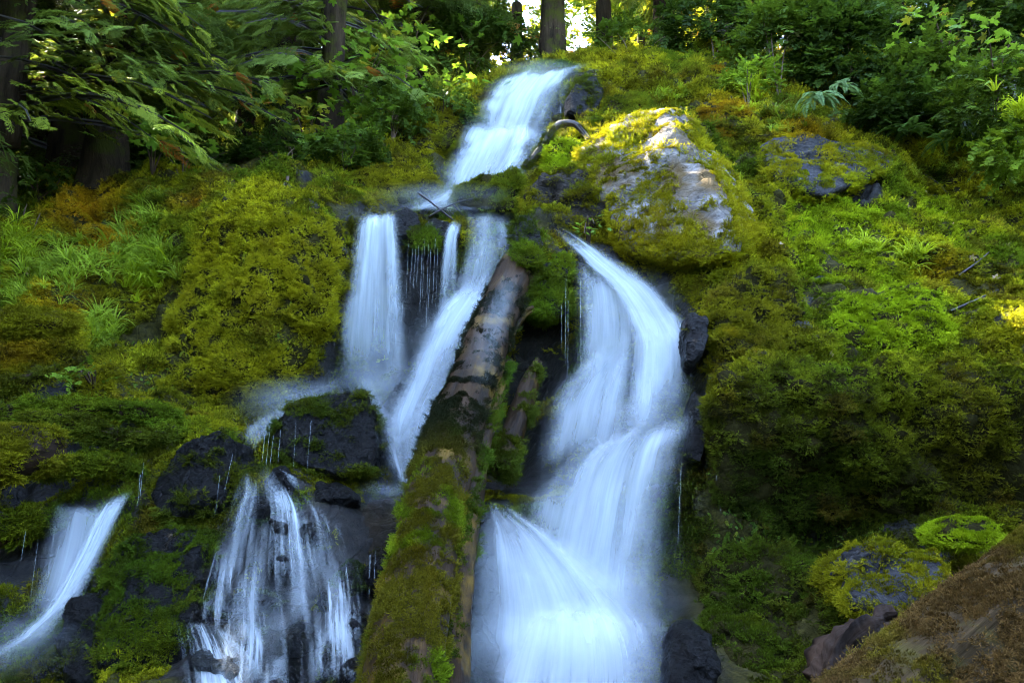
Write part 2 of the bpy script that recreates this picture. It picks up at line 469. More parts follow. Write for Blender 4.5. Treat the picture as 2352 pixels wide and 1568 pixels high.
    rock('wet_rock', 'large glossy black boulder with moss skirt at centre left', [(588,1000,6.95),(604,955,7.1),(660,922,7.25),(740,895,7.35),(800,876,7.4),(838,888,7.35),(852,930,7.2),(862,990,7.0),(884,1030,6.85),(880,1090,6.7),(820,1115,6.6),(700,1110,6.55),(610,1060,6.75)], M_WET, .9, 1700, 6, 14, .07, 4, 26, .06, lambda p, nn: sstep(-.1, .2, fbm(p * 3.0, 4, 33) - .9 * (nn[:, 2] - .25)), tint(DARK*1.1, .8), feather=.6)
    rock('wet_rock', 'squared black boulder with moss left flank, beside the large one', [(335,1120,6.25),(365,1040,6.45),(420,995,6.55),(485,975,6.6),(540,988,6.58),(562,1030,6.45),(556,1130,6.2),(505,1195,6.0),(420,1200,5.95),(345,1180,6.05)], M_WET, .8, 1600, 6, 14, .07, 4, 27, .06, lambda p, nn: sstep(-.15, .15, fbm(p * 3.0, 4, 35) - .8 * (nn[:, 2] - .2) - .5 * sstep(-2.35, -2.1, p[:, 0])), tint(DARK, .75), feather=.6)
    rock('mossy_crag', 'green mossy crag in the lower left between the two streams', [(215,1330,5.65),(262,1240,5.85),(325,1188,5.95),(400,1190,5.9),(480,1205,5.8),(500,1270,5.6),(470,1350,5.35),(425,1400,5.15),(430,1500,4.85),(400,1640,4.5),(150,1640,4.5),(150,1500,4.9),(200,1410,5.25)], M_WET, .9, 1900, 6, 10, .09, 3.4, 28, .07, lambda p, nn: sstep(-.35, -.05, fbm(p * 2.6, 4, 37) - .55 * sstep(-2.2, -1.9, p[:, 0])), tint(np.array([.045,.085,.005]), .75), feather=.55, category='crag')
    rock('wet_rock', 'glistening black rock at the edge of the lower left fall', [(120,1500,4.95),(145,1400,5.2),(190,1350,5.35),(225,1370,5.25),(215,1480,4.95),(200,1600,4.65),(120,1620,4.65)], M_WET, .5, 350, 5, 14, .07, 5, 29, .07, patchy(39, .0, .3), tint(DARK, .8))
    rock('wet_rock', 'smooth rounded rock under a film of water beside the log', [(810,1190,6.35),(840,1145,6.5),(900,1130,6.55),(945,1145,6.5),(935,1230,6.2),(900,1290,6.0),(830,1290,6.0)], M_WETB, .6, 700, 5, 10, .05, 4, 30, .03, patchy(40, .0, .3), tint(np.array([.03,.05,.02]), .85))
    rock('wet_rock', 'black rock edging the broad fall where it bends', [(1572,730,7.45),(1590,700,7.55),(1625,705,7.5),(1632,780,7.25),(1605,850,7.05),(1580,830,7.1)], M_WET, .5, 500, 5, 12, .05, 5, 31, .05, patchy(41, .1, .3), tint(DARK, .7))
    rock('wet_rock', 'dark wet rock face right of the broad fall, midway', [(1585,930,6.85),(1600,880,7.0),(1630,890,6.95),(1625,1000,6.65),(1600,1100,6.4),(1572,1060,6.5)], M_WET, .5, 700, 5, 12, .05, 5, 32, .05, patchy(42, -.1, .2), tint(DARK, .7))
    rock('wet_rock', 'black veined rock at the foot of the broad fall', [(1535,1480,4.75),(1560,1430,4.88),(1610,1415,4.9),(1650,1470,4.75),(1665,1560,4.55),(1640,1650,4.35),(1540,1650,4.4)], M_WET, .5, 300, 5, 12, .05, 5, 33, .06, patchy(43, .1, .35), tint(DARK, .7))
    rock('mossy_rock', 'golden moss-draped rock beside the fallen log at lower right', [(1930,1300,5.0),(1975,1255,5.15),(2060,1240,5.2),(2170,1255,5.1),(2230,1300,4.95),(2180,1390,4.65),(2060,1440,4.5),(1960,1400,4.65)], M_SLAB, .8, 1700, 5, 10, .08, 3.5, 34, .04, patchy(44, -.9, -.6), tint(YELL*.7, .6))
    rock('moss_mound', 'vivid green fern-like moss cushion above the lower right log', [(2170,1215,5.35),(2200,1180,5.5),(2270,1180,5.5),(2325,1210,5.35),(2290,1255,5.15),(2200,1250,5.2)], M_UNDER, .5, 2200, 5, 8, .03, 4, 35, .0, None, tint(LIME, .9), 'moss mound', feather=1.0)
    # black stones of the lower left cascade
    STONES = [
     ('fan-shaped black stone splitting the head of the cascade', (645,1105,34,46,6.2)), ('small black stone under the cascade head', (592,1170,26,32,5.95)),
     ('tall dark stone in the middle of the cascade', (640,1215,30,40,5.8)), ('mossy round stone right of the middle strand', (712,1225,34,38,5.8)),
     ('dark stone left of the long strand', (640,1290,34,44,5.55)), ('low black shelf stone crossing the cascade', (560,1385,80,34,5.15)),
     ('squat black stone beside the thin spout', (470,1460,55,44,4.85)), ('big round black stone at the cascade foot', (680,1475,52,46,4.85)),
     ('angular black stone by the bottom edge, left of the cascade', (500,1540,70,60,4.6)), ('wet stone at the bottom edge, right of the round one', (760,1520,46,50,4.7)),
     ('pale green mossy stone below the shelf', (560,1440,40,60,5.0)), ('broad black stone in the bottom edge centre', (620,1590,60,40,4.45)),
     ('dark stone near the log low down', (815,1440,50,44,5.0)), ('dripping stone under the smooth filmed rock', (800,1330,48,50,5.5)),
     ('little black stone on the right strand', (745,1385,30,30,5.3)), ('black stone left of the braided streams', (450,1330,50,56,5.35)),
     ('wet ledge stone right of the large black boulder skirt', (760,1140,70,40,6.3)), ('dripping dark block by the log', (870,1330,46,70,5.55)),
     ('dark knob between mossy crag and thin spout', (430,1420,36,40,5.0)), ('black stone beside the log at the bottom edge', (820,1560,56,52,4.55)),
    ]
    for i, (lab, (u, v, ru, rv, y)) in enumerate(STONES):
        r = random.Random(300 + i)
        q = []
        for k in range(9):
            a = k * 2 * math.pi / 9 + r.uniform(-.25, .25)
            q.append((u + ru * math.cos(a) * r.uniform(.6, 1.2), v + rv * math.sin(a) * r.uniform(.6, 1.2), y + .12 + .12 * math.sin(-a)))
        q.append((u - ru * .3, v - rv * .2, y - .02)); q.append((u + ru * .3, v + rv * .1, y - .04))
        moss_amt = 900 if ('moss' in lab or i % 4 == 1) else 0
        rock('cascade_stone', lab, q, M_WET, .35, moss_amt, 5, 26, .04, 6, 310 + i, .07, patchy(46 + i, -.3, .1) if moss_amt else None, tint(np.array([.03, .06, .015]), .85), 'stone', 'stones of the lower left cascade')

ROCK_PX = []
all_rocks(lambda name, label, px, mat, back=.8, *a, **k: ROCK_PX.append((px, back)))

# ------------------------------------------------------------------ the water's course
# rows of a fall: left edge u,v, right edge u,v, distance, how much water
FALLS = {
 'upper_a': dict(rows=[(1170,168,1355,140,14.15,.6),(1138,182,1345,158,13.95,.85),(1102,228,1308,208,13.65,.85),(1086,262,1292,252,13.5,.75),(1076,290,1272,294,13.4,.7),(1062,330,1262,330,13.3,.65),(1048,370,1250,365,13.2,.5)], layers=3, bulge=.25),
 'upper_b': dict(rows=[(1082,270,1264,280,13.2,.5),(1064,302,1262,306,12.7,.9),(1038,356,1242,350,12.3,.92),(1015,405,1220,392,11.9,.88),(995,450,1195,440,11.5,.75),(975,490,1180,480,11.2,.5)], layers=3, bulge=.3),
 'upper_pool': dict(rows=[(1010,425,1110,430,11.4,.3),(985,452,1100,450,10.8,.55),(910,472,1120,472,10.3,.5),(840,486,1175,486,9.85,.5)], layers=3, bulge=.05),
 'mid_left': dict(rows=[(836,474,926,488,9.75,.7),(824,510,920,512,9.45,.97),(808,600,928,600,9.28,.93),(790,720,938,720,9.12,.9),(772,868,950,858,9.0,.85),(755,960,965,950,8.9,.75)], layers=3, bulge=.12),
 'mid_thin': dict(rows=[(1042,500,1072,502,9.65,.8),(1020,545,1056,548,9.45,.9),(1003,680,1056,684,9.3,.75),(985,805,1056,812,9.15,.65),(970,890,1050,890,9.05,.5)], layers=2, bulge=.05),
 'mid_veil': dict(rows=[(1060,482,1176,482,9.72,.75),(1064,512,1170,514,9.5,.7),(1060,575,1168,585,9.3,.7),(1040,660,1150,660,9.15,.62),(1010,740,1120,740,9.0,.55),(985,820,1090,820,8.9,.45)], layers=3, bulge=.08),
 'log_chute': dict(rows=[(1085,600,1168,612,9.05,.6),(1025,680,1132,690,8.7,.88),(965,760,1094,775,8.35,.93),(925,860,1056,880,8.0,.93),(890,960,1016,965,7.7,.9),(890,1060,985,1065,7.4,.75),(890,1130,965,1135,7.1,.5)], layers=3, bulge=.1),
 'pool_spill': dict(rows=[(795,850,985,850,8.85,.45),(800,885,990,905,8.45,.55),(845,960,990,960,8.0,.5),(878,1040,978,1050,7.5,.62),(905,1105,955,1120,7.15,.75),(850,1150,945,1160,6.75,.35)], layers=3, bulge=.12),
 'left_mist': dict(rows=[(775,850,880,880,8.75,.28),(690,895,800,905,8.45,.42),(610,950,690,975,8.1,.45),(560,990,605,1015,7.6,.55),(560,1030,598,1062,7.1,.6)], layers=3, bulge=.1),
 'left_fall_a': dict(rows=[(140,1145,232,1150,6.35,.4),(120,1190,240,1190,6.2,.6),(95,1290,225,1290,5.95,.65),(60,1400,190,1380,5.65,.6),(10,1460,140,1440,5.4,.6)], layers=2, bulge=.1),
 'left_fall_b': dict(rows=[(262,1130,318,1112,6.35,.7),(225,1170,285,1165,6.15,.9),(165,1290,222,1290,5.85,.85),(100,1390,175,1378,5.5,.85),(10,1470,135,1432,5.2,.8),(-110,1540,105,1490,4.95,.75),(-200,1640,110,1600,4.65,.7)], layers=3, bulge=.08),
 'right_a': dict(rows=[(1244,494,1264,500,9.45,.85),(1286,546,1344,545,9.15,.95),(1325,592,1420,597,8.9,.95),(1378,655,1508,660,8.55,.92),(1420,725,1566,735,8.2,.92),(1442,790,1588,785,7.85,.98),(1436,870,1594,870,7.6,.98),(1425,950,1588,945,7.35,.98),(1395,1010,1576,1000,7.15,.95),(1365,1090,1562,1085,7.05,.8)], layers=3, bulge=.15),
 'right_veil': dict(rows=[(1312,575,1400,585,8.85,.5),(1322,640,1450,650,8.6,.66),(1326,720,1470,730,8.35,.64),(1322,800,1470,810,8.1,.6),(1312,900,1460,900,7.9,.58),(1300,1000,1440,1000,7.7,.5),(1290,1080,1430,1080,7.6,.4)], layers=2, bulge=.08),
 'right_fan': dict(rows=[(1430,770,1475,770,8.0,.3),(1330,830,1465,835,7.9,.5),(1262,910,1460,905,7.75,.6),(1238,985,1450,980,7.55,.6),(1225,1060,1430,1050,7.4,.55),(1215,1130,1400,1120,7.3,.4)], layers=2, bulge=.12),
 'right_b': dict(rows=[(1440,955,1594,915,7.2,.7),(1345,1005,1586,960,7.0,.92),(1262,1062,1580,1015,6.78,.95),(1222,1125,1572,1085,6.6,.93),(1198,1205,1560,1185,6.4,.88),(1172,1300,1550,1295,6.2,.84),(1155,1400,1545,1410,5.95,.8),(1140,1500,1555,1510,5.7,.76),(1120,1620,1570,1630,5.35,.7)], layers=3, bulge=.16),
 'right_c': dict(rows=[(1120,1140,1175,1145,6.5,.12),(1110,1165,1195,1172,6.3,.34),(1100,1210,1310,1240,6.05,.6),(1078,1290,1440,1335,5.8,.8),(1058,1400,1540,1420,5.55,.82),(1042,1480,1570,1480,5.3,.8),(1022,1600,1595,1600,5.0,.78),(1040,1700,1570,1700,4.8,.5)], layers=3, bulge=.15),
 'right_d': dict(rows=[(1215,1360,1420,1350,5.5,.15),(1190,1405,1450,1395,5.25,.5),(1165,1440,1490,1430,5.1,.85),(1130,1520,1530,1500,4.9,.8),(1085,1640,1560,1640,4.65,.75),(1060,1720,1570,1720,4.5,.6)], layers=2, bulge=.2),
}
# the thin braided streams of the lower left cascade
CASC = [
 [(578,1062,622,1066,6.45,.7),(590,1100,655,1108,6.3,.75),(600,1140,668,1145,6.2,.6),(640,1180,690,1180,6.05,.65),(650,1240,698,1240,5.85,.75),(655,1300,705,1305,5.65,.75),(662,1400,715,1408,5.3,.7),(650,1440,720,1440,5.15,.5)],
 [(556,1075,572,1075,6.4,.5),(552,1130,582,1135,6.25,.6),(530,1190,570,1195,6.0,.65),(515,1290,560,1290,5.7,.6),(500,1340,545,1345,5.5,.45)],
 [(598,1180,618,1180,6.0,.4),(590,1260,620,1262,5.75,.5),(588,1340,612,1345,5.5,.5),(585,1400,615,1400,5.3,.4)],
 [(628,1070,660,1085,6.35,.4),(655,1090,685,1100,6.3,.45),(668,1130,695,1140,6.2,.4)],
 [(500,1330,720,1335,5.45,.15),(495,1380,730,1385,5.3,.2),(490,1450,740,1450,5.05,.18),(500,1500,740,1500,4.9,.15)],
 [(470,1430,520,1440,5.0,.35),(500,1470,560,1480,4.9,.5),(545,1530,610,1530,4.72,.55),(580,1600,660,1600,4.55,.5)],
 [(620,1500,660,1500,4.85,.5),(600,1550,660,1550,4.7,.45),(590,1610,665,1610,4.55,.45)],
 [(715,1440,800,1440,5.1,.45),(715,1490,770,1490,4.95,.6),(700,1580,770,1580,4.65,.5)],
 [(462,1375,478,1375,5.15,.6),(456,1425,468,1425,5.05,.6)],
 [(708,1190,730,1190,6.0,.25),(715,1260,745,1262,5.8,.35),(730,1320,765,1330,5.6,.35),(760,1400,790,1405,5.3,.45)],
]

CVEIL = [
 [(560,1080,655,1085,6.36,.7),(528,1160,720,1165,6.02,.8),(495,1260,750,1270,5.66,.8),(475,1370,775,1380,5.24,.8),(465,1480,800,1490,4.84,.8),(440,1640,820,1640,4.4,.7)],
 [(690,1170,770,1160,6.05,.5),(690,1250,810,1250,5.7,.7),(700,1350,830,1350,5.35,.75),(700,1450,840,1450,5.0,.75),(700,1600,850,1600,4.5,.7)],
 [(400,1420,520,1430,4.95,.5),(420,1500,560,1500,4.75,.7),(430,1640,620,1640,4.35,.7)],
]

def catmull(a, n):
    a = np.asarray(a, float)
    m = len(a)
    t = np.linspace(0, m - 1, n)
    i = np.clip(np.floor(t).astype(int), 0, m - 2)
    f = (t - i)[:, None]
    p0 = a[np.clip(i - 1, 0, m - 1)]; p1 = a[i]; p2 = a[i + 1]; p3 = a[np.clip(i + 2, 0, m - 1)]
    return 0.5 * ((2 * p1) + (-p0 + p2) * f + (2 * p0 - 5 * p1 + 4 * p2 - p3) * f * f + (-p0 + 3 * p1 - 3 * p2 + p3) * f ** 3)

# ------------------------------------------------------------------ the hillside
EX = np.array([1.0, 0, 0]); ES = np.array([0, .70711, .70711]); EN = np.array([0, -.70711, .70711])
ORG = np.array([0, 4.0, 0.0])
us = [-500, -200, 0, 200, 400, 600, 800, 1000, 1180, 1330, 1480, 1650, 1850, 2100, 2352, 2600, 2900]
table = {
 1650: [4.6,4.6,4.5,4.2,4.1,4.2,4.3,4.5,4.6,4.6,4.6,4.6,4.6,4.4,4.2,4.2,4.2],
 1500: [5.1,5.0,5.0,4.6,4.7,4.9,5.0,5.2,5.3,5.2,5.2,5.3,5.6,5.5,5.4,5.4,5.4],
 1350: [5.7,5.7,5.8,5.4,5.3,5.5,5.6,6.0,6.1,6.0,5.9,6.0,6.4,6.2,6.1,6.1,6.1],
 1200: [6.4,6.6,6.8,6.4,6.0,6.1,6.3,6.7,7.2,6.8,6.5,6.4,6.75,6.75,6.6,6.6,6.6],
 1050: [7.3,7.3,7.3,7.4,7.0,6.9,7.2,7.5,8.3,7.5,7.0,6.5,6.7,6.75,6.6,6.6,6.6],
 950:  [7.5,7.5,7.6,7.8,8.0,8.0,7.8,8.3,8.7,8.2,7.6,6.6,6.6,6.65,6.55,6.5,6.5],
 850:  [7.9,7.9,7.9,8.2,8.3,8.3,8.6,9.0,8.9,8.6,8.0,6.8,6.6,6.6,6.55,6.5,6.5],
 750:  [8.1,8.1,8.1,8.6,8.5,8.5,8.8,9.6,8.9,8.8,8.4,7.4,7.6,7.6,7.4,7.3,7.3],
 650:  [8.8,8.8,8.9,9.2,8.8,8.7,9.0,9.8,8.95,9.0,8.7,8.1,8.5,8.7,8.4,8.1,8.1],
 550:  [9.9,9.9,9.9,10.0,9.3,8.9,9.2,9.8,9.1,9.3,9.3,9.0,9.5,9.9,9.6,9.2,9.2],
 470:  [11.0,11.0,11.0,11.0,10.2,9.3,9.8,10.1,9.8,9.9,10.0,9.9,10.4,10.8,10.6,10.2,10.2],
 425:  [12.0,12.0,12.0,11.9,11.2,9.6,10.3,11.5,10.7,10.5,10.5,10.6,11.0,11.3,11.2,10.8,10.6],
}
rows = [(u, v, y) for v, ys in table.items() for u, y in zip(us, ys)]
up_us = [1020, 1180, 1330, 1480, 1650, 1850, 2100, 2352, 2600, 2900]
for v, ys in {300: [13.0,13.2,12.0,11.4,11.4,11.5,11.6,11.5,11.2,11], 215: [14.3,14.0,13.2,13,12.9,12.9,12.8,12.6,12.3,12], 160: [17.5,14.6,14.4,14.0,14.0,14.0,13.9,13.5,13.2,13]}.items():
    rows += [(u, v, y) for u, y in zip(up_us, ys)]
rows += [(u, 423, 13.5) for u in (-500, -200, 0, 200, 400)] + [(u, 418, 16.0) for u in (-700, -300, 0, 250, 500, 700)] + [(u, 408, 19.0) for u in (-800, -300, 200, 600)]
rows += [(1020, 205, 16.5), (1020, 198, 19), (1180, 152, 16.2), (1180, 146, 19), (1330, 142, 16), (1330, 136, 19), (1480, 128, 16), (1480, 122, 19), (1650, 130, 16), (1650, 124, 19), (1850, 130, 16), (1850, 126, 19), (2100, 125, 16), (2352, 120, 16), (2352, 118, 19)]
rows += [(610, 403, 10.8), (610, 405, 12.5), (740, 400, 11.6), (760, 398, 13.5), (880, 330, 13.2), (900, 300, 14.5), (960, 255, 15.5), (930, 360, 11.8), (840, 380, 12.4), (840, 360, 16), (950, 290, 19)]
water_px = []
for k, f in FALLS.items():
    for r in f['rows']:
        for s in ((0.08, .5, .92) if r[2] - r[0] > 60 else (.5,)):
            water_px.append((r[0] + (r[2] - r[0]) * s, r[1] + (r[3] - r[1]) * s, r[4] + (0.5 if k == 'mid_thin' else 0.28)))
for rws in CASC:
    for r in rws:
        water_px.append(((r[0] + r[2]) / 2, (r[1] + r[3]) / 2, r[4] + .12))
wp = np.array(water_px)
keep = []
for u, v, y in rows:
    d = np.hypot(wp[:, 0] - u, (wp[:, 1] - v) * 1.2)
    if d.min() > 60:
        keep.append((u, v, y))
# thin out water points that crowd each other with unlike distances (front ones are rows of a later step)
wk = []
for i, (u, v, y) in enumerate(water_px):
    if all(math.hypot(u - a, v - b) > 34 for a, b, c in wk):
        wk.append((u, v, y))
keep += wk
# the bed of every rock lies behind it
for px, back in ROCK_PX:
    q = np.array(px)
    c = q.mean(0)
    for k, (u, v, y) in enumerate(q):
        if k % 2 == 0 and all(math.hypot(u - a_, v - b_) > 30 for a_, b_, c_ in wk):
            keep = [t for t in keep if math.hypot(t[0] - u, t[1] - v) > 45]
            keep.append((c[0] + (u - c[0]) * .8, c[1] + (v - c[1]) * .8, y + min(.38, back * .45)))
# dark hollows behind the falls
keep += [(965, 600, 10.3), (965, 700, 10.3), (960, 800, 9.9), (1255, 800, 9.3), (1235, 900, 9.2), (1190, 1000, 8.8), (1180, 1090, 8.2), (80, 1130, 7.6), (170, 1110, 7.5), (40, 1190, 7.2), (60, 1250, 6.8)]
# the brow of the mossy bank on the left and right
keep += [(610, 408, 9.4), (540, 438, 9.25), (700, 418, 9.55), (780, 450, 9.6), (490, 520, 9.0), (640, 520, 8.95), (740, 560, 9.0), (520, 650, 8.75), (640, 650, 8.65), (740, 680, 8.8), (480, 780, 8.6), (600, 780, 8.5), (720, 800, 8.65), (440, 900, 8.45), (560, 900, 8.45), (660, 900, 8.55), (830, 600, 9.2), (800, 760, 9.0), (740, 880, 8.75), (400, 560, 9.6), (400, 660, 9.3), (380, 780, 8.9), (560, 970, 8.35)]
keep += [(1750, 760, 7.3), (1700, 870, 6.8), (1650, 1000, 6.6), (1630, 760, 7.6), (2050, 770, 7.2), (2150, 820, 6.9)]
keep = [t for t in keep if not (900 < t[0] < 1140 and t[1] < 235)]
keep += [(1100, 192, 14.7), (1100, 187, 17), (950, 252, 14.2), (950, 247, 17), (1020, 226, 15), (1020, 222, 18), (1180, 165, 15.2), (1180, 158, 17.5)]
cp = np.array(keep)
c3 = P(cp[:, 0], cp[:, 1], cp[:, 2])
def to_frame(p):
    q = p - ORG
    return q @ EX, q @ ES, q @ EN
cx, cs, ch = to_frame(c3)
def kern(r2):
    return np.sqrt(r2 + 0.16)
A = kern((cx[:, None] - cx) ** 2 + (cs[:, None] - cs) ** 2)
n = len(cx)
Pm = np.stack([np.ones(n), cx, cs], 1)
M = np.zeros((n + 3, n + 3))
M[:n, :n] = A - np.eye(n) * 0.10
M[:n, n:] = Pm; M[n:, :n] = Pm.T
sol = np.linalg.solve(M, np.concatenate([ch, np.zeros(3)]))
def height(x, s):
    out = sol[n] + sol[n + 1] * x + sol[n + 2] * s
    for i in range(n):
        out = out + sol[i] * np.sqrt((x - cx[i]) ** 2 + (s - cs[i]) ** 2 + 0.16)
    return out
gx = np.arange(-8.6, 8.6001, 0.032)
gs = np.arange(-1.2, 16.4, 0.032)
X, S = np.meshgrid(gx, gs)
# interpolate the smooth base on a coarse grid first
kx = np.linspace(gx[0], gx[-1], 190); ks = np.linspace(gs[0], gs[-1], 200)
HX = height(*np.meshgrid(kx, ks))
def bilerp(Z, x, y, xs, ys):
    fx = (x - xs[0]) / (xs[1] - xs[0]); fy = (y - ys[0]) / (ys[1] - ys[0])
    ix = np.clip(fx.astype(int), 0, len(xs) - 2); iy = np.clip(fy.astype(int), 0, len(ys) - 2)
    fx = fx - ix; fy = fy - iy
    return (Z[iy, ix] * (1 - fx) + Z[iy, ix + 1] * fx) * (1 - fy) + (Z[iy + 1, ix] * (1 - fx) + Z[iy + 1, ix + 1] * fx) * fy
HH = bilerp(HX, X, S, kx, ks)
base = ORG + X[..., None] * EX + S[..., None] * ES + HH[..., None] * EN
# how near to running water (calms the relief)
wpt = P(np.array(water_px)[:, 0], np.array(water_px)[:, 1], np.array(water_px)[:, 2])
wx, ws, wh = to_frame(wpt)
dw = np.full(X.shape, 9.0)
for a, b in zip(wx, ws):
    dw = np.minimum(dw, (X - a) ** 2 + (S - b) ** 2)
dw = np.sqrt(dw)
calm = 0.25 + 0.75 * sstep(0.15, 0.8, dw)
b3 = base
lump = 1 - worley(b3 * np.array([1.5, 1.5, 1.5]) + fbm(b3 * 1.3, 2, 5)[..., None] * .35, 3)
lump2 = 1 - worley(b3 * 4.2, 9)
rel = 0.22 * fbm(b3 * 0.9, 4, 1) + 0.15 * (lump - .45) * (1 + fbm(b3 * .7, 2, 33)) + 0.13 * (lump2 - .45) * (1 + fbm(b3 * 1.1, 2, 34)) + 0.045 * (.5 - worley(b3 * 9.0, 15)) + 0.03 * fbm(b3 * 6, 3, 22) + 0.016 * fbm(b3 * 17, 2, 25)
# vertical draperies on steep faces
drape = vnoise(np.stack([b3[..., 0] * 4.5, b3[..., 2] * 0.7, b3[..., 1] * 2.0], -1), 77)
fold = np.abs(vnoise(np.stack([b3[..., 0] * 1.6 + b3[..., 2] * .5, b3[..., 2] * 1.1, b3[..., 1] * 1.2], -1) + fbm(b3 * 1.4, 2, 91)[..., None] * .5, 93))
rel = rel + 0.08 * drape + .22 * (fold - .35)
HH2 = HH + rel * calm
# the water has cut its bed: lower the ground wherever it would stand in front of a fall
def sheet_points():
    out = []
    for k, f in list(FALLS.items()) + [('c', dict(rows=r, bulge=.03)) for r in CASC]:
        R = catmull(f['rows'], 60)
        s = np.linspace(-.04, 1.04, 40)
        out.append(np.stack([R[:, :1] + (R[:, 2:3] - R[:, :1]) * s, R[:, 1:2] + (R[:, 3:4] - R[:, 1:2]) * s, np.broadcast_to(R[:, 4:5], (60, 40))], -1).reshape(-1, 3))
    return np.concatenate(out)
SPX = sheet_points()
BW = 12.0
zb = np.full((160, 230), -1.0)
bi = np.clip((SPX[:, 1] / BW + 10).astype(int), 0, 159); bj = np.clip((SPX[:, 0] / BW + 15).astype(int), 0, 229)
np.maximum.at(zb, (bi, bj), SPX[:, 2])
for it in range(3):
    g_ = ORG + X[..., None] * EX + S[..., None] * ES + HH2[..., None] * EN
    pu, pv, pf = project(g_)
    ti = np.clip((pv / BW + 10).astype(int), 0, 159); tj = np.clip((pu / BW + 15).astype(int), 0, 229)
    need = np.where(zb[ti, tj] > 0, zb[ti, tj] + .16 - g_[..., 1], 0)
    dl = np.clip(need, 0, 1.6) * .75
    for b_ in range(4):
        dl = np.maximum(dl * .5, (dl + np.roll(dl, 2, 0) + np.roll(dl, -2, 0) + np.roll(dl, 2, 1) + np.roll(dl, -2, 1)) / 5)
    HH2 = HH2 - dl
TV = ORG + X[..., None] * EX + S[..., None] * ES + HH2[..., None] * EN
tverts = TV.reshape(-1, 3)
tfaces = grid_faces(len(gs), len(gx))
TB = BVHTree.FromPolygons([tuple(p) for p in TV[::2, ::2].reshape(-1, 3)], grid_faces(len(gs[::2]), len(gx[::2])).tolist())
def hit(u, v, fallback=9.0):
    d = Vector(ray(u, v)).normalized()
    h = TB.ray_cast(Vector(CAM), d)
    if h[0] is None:
        p = PV(u, v, fallback)
        return p, Vector((0, -.6, .8))
    nn = h[1]
    if nn.dot(d) > 0:
        nn = -nn
    return h[0], nn

# ------------------------------------------------------------------ moss: tufts, scattered by geometry nodes
M_MOSS = mat_leaf('moss_shoots', None, None, rough=0.7, attr='INSTANCER', spec=0.03, tfac=0.2, tip=True)

def blade(path, w0, side, taper=0.15):
    """ribbon along path -> verts, quads"""
    path = np.asarray(path, float)
    m = len(path)
    ws_ = w0 * (1 - (1 - taper) * (np.arange(m) / (m - 1)) ** 1.5)
    v = np.concatenate([path - side * ws_[:, None] / 2, path + side * ws_[:, None] / 2])
    f = [(i, i + 1, m + i + 1, m + i) for i in range(m - 1)]
    return v, np.array(f)

class Soup:
    def __init__(self):
        self.v, self.f, self.n = [], [], 0
    def add(self, v, f):
        self.v.append(np.asarray(v, float)); self.f.append(np.asarray(f) + self.n); self.n += len(v)
    def mesh(self, name, mat, smooth=True, tip=None, **k):
        if tip is not None:
            me = mesh_np(name, np.concatenate(self.v), np.concatenate(self.f), mat, smooth)
            fattr(me, 'tip', np.concatenate(tip))
            return me
        return mesh_np(name, np.concatenate(self.v), np.concatenate(self.f), mat, smooth, **k)

def tuft_feather(seed, strands=17, L=(.02, .045), droop=.7, spread=.05, w=.0065):
    r = np.random.default_rng(seed)
    s = Soup(); tip = []
    for i in range(strands):
        a = r.uniform(0, 2 * math.pi); q = r.uniform(0, 1) ** .5 * spread
        p = np.array([math.cos(a) * q, math.sin(a) * q, -.006])
        d = np.array([math.cos(a) * .55 + r.normal(0, .3), math.sin(a) * .55 + r.normal(0, .3), 1.0])
        d /= np.linalg.norm(d)
        l = r.uniform(*L)
        pts = [p.copy()]
        for k in range(3):
            p = p + d * l / 3
            pts.append(p.copy())
            d = d + np.array([d[0] * .35, d[1] * .35, -droop * .45]); d /= np.linalg.norm(d)
        side = np.cross(d, r.normal(size=3)); side /= np.linalg.norm(side)
        v, f = blade(pts, w, side)
        s.add(v, f); tip.append([0, .3, .75, 1] * 2)
        for k in (1, 2):        # side shoots
            b = pts[k]
            for sg in (-1, 1):
                e = (pts[k + 1] - pts[k]) * .7 + side * sg * l * .22
                sd = np.cross(e, side); sd /= (np.linalg.norm(sd) + 1e-9)
                m_ = np.array([b, b + e * .55 + sd * w * .5, b + e, b + e * .5 - sd * w * .5])
                s.add(m_, [(0, 1, 2, 3)]); tip.append([.2 * k, .7, 1, .7])
    return s.mesh('moss_tuft', M_MOSS, tip=tip)

def tuft_cushion(seed, k=34, spread=.045, h=(.012, .028), w=.009):
    r = np.random.default_rng(seed)
    s = Soup(); tip = []
    for i in range(k):
        a = r.uniform(0, 2 * math.pi); q = r.uniform(0, 1) ** .5
        c = np.array([math.cos(a) * q * spread, math.sin(a) * q * spread, 0.012 * (1 - q * q) - .008])
        d = np.array([math.cos(a) * q * .6 + r.normal(0, .25), math.sin(a) * q * .6 + r.normal(0, .25), 1.0]); d /= np.linalg.norm(d)
        l = r.uniform(*h)
        side = np.cross(d, r.normal(size=3)); side /= np.linalg.norm(side)
        sd2 = np.cross(d, side)
        s.add(np.array([c - side * w / 2, c + d * l * .6 + sd2 * w * .3 , c + d * l, c + side * w / 2]), [(0, 1, 2, 3)]); tip.append([.1, .7, 1, .1])
        s.add(np.array([c - sd2 * w / 2, c + d * l * .5 + side * w * .5, c + d * l * .9, c + sd2 * w / 2]), [(0, 1, 2, 3)]); tip.append([.1, .7, 1, .1])
    return s.mesh('moss_tuft', M_MOSS, tip=tip)

def variant_collection(name, meshes):
    c = bpy.data.collections.new(name)
    for i, m in enumerate(meshes):
        o = bpy.data.objects.new('%s_%d' % (name, i), m)
        c.objects.link(o)
    return c

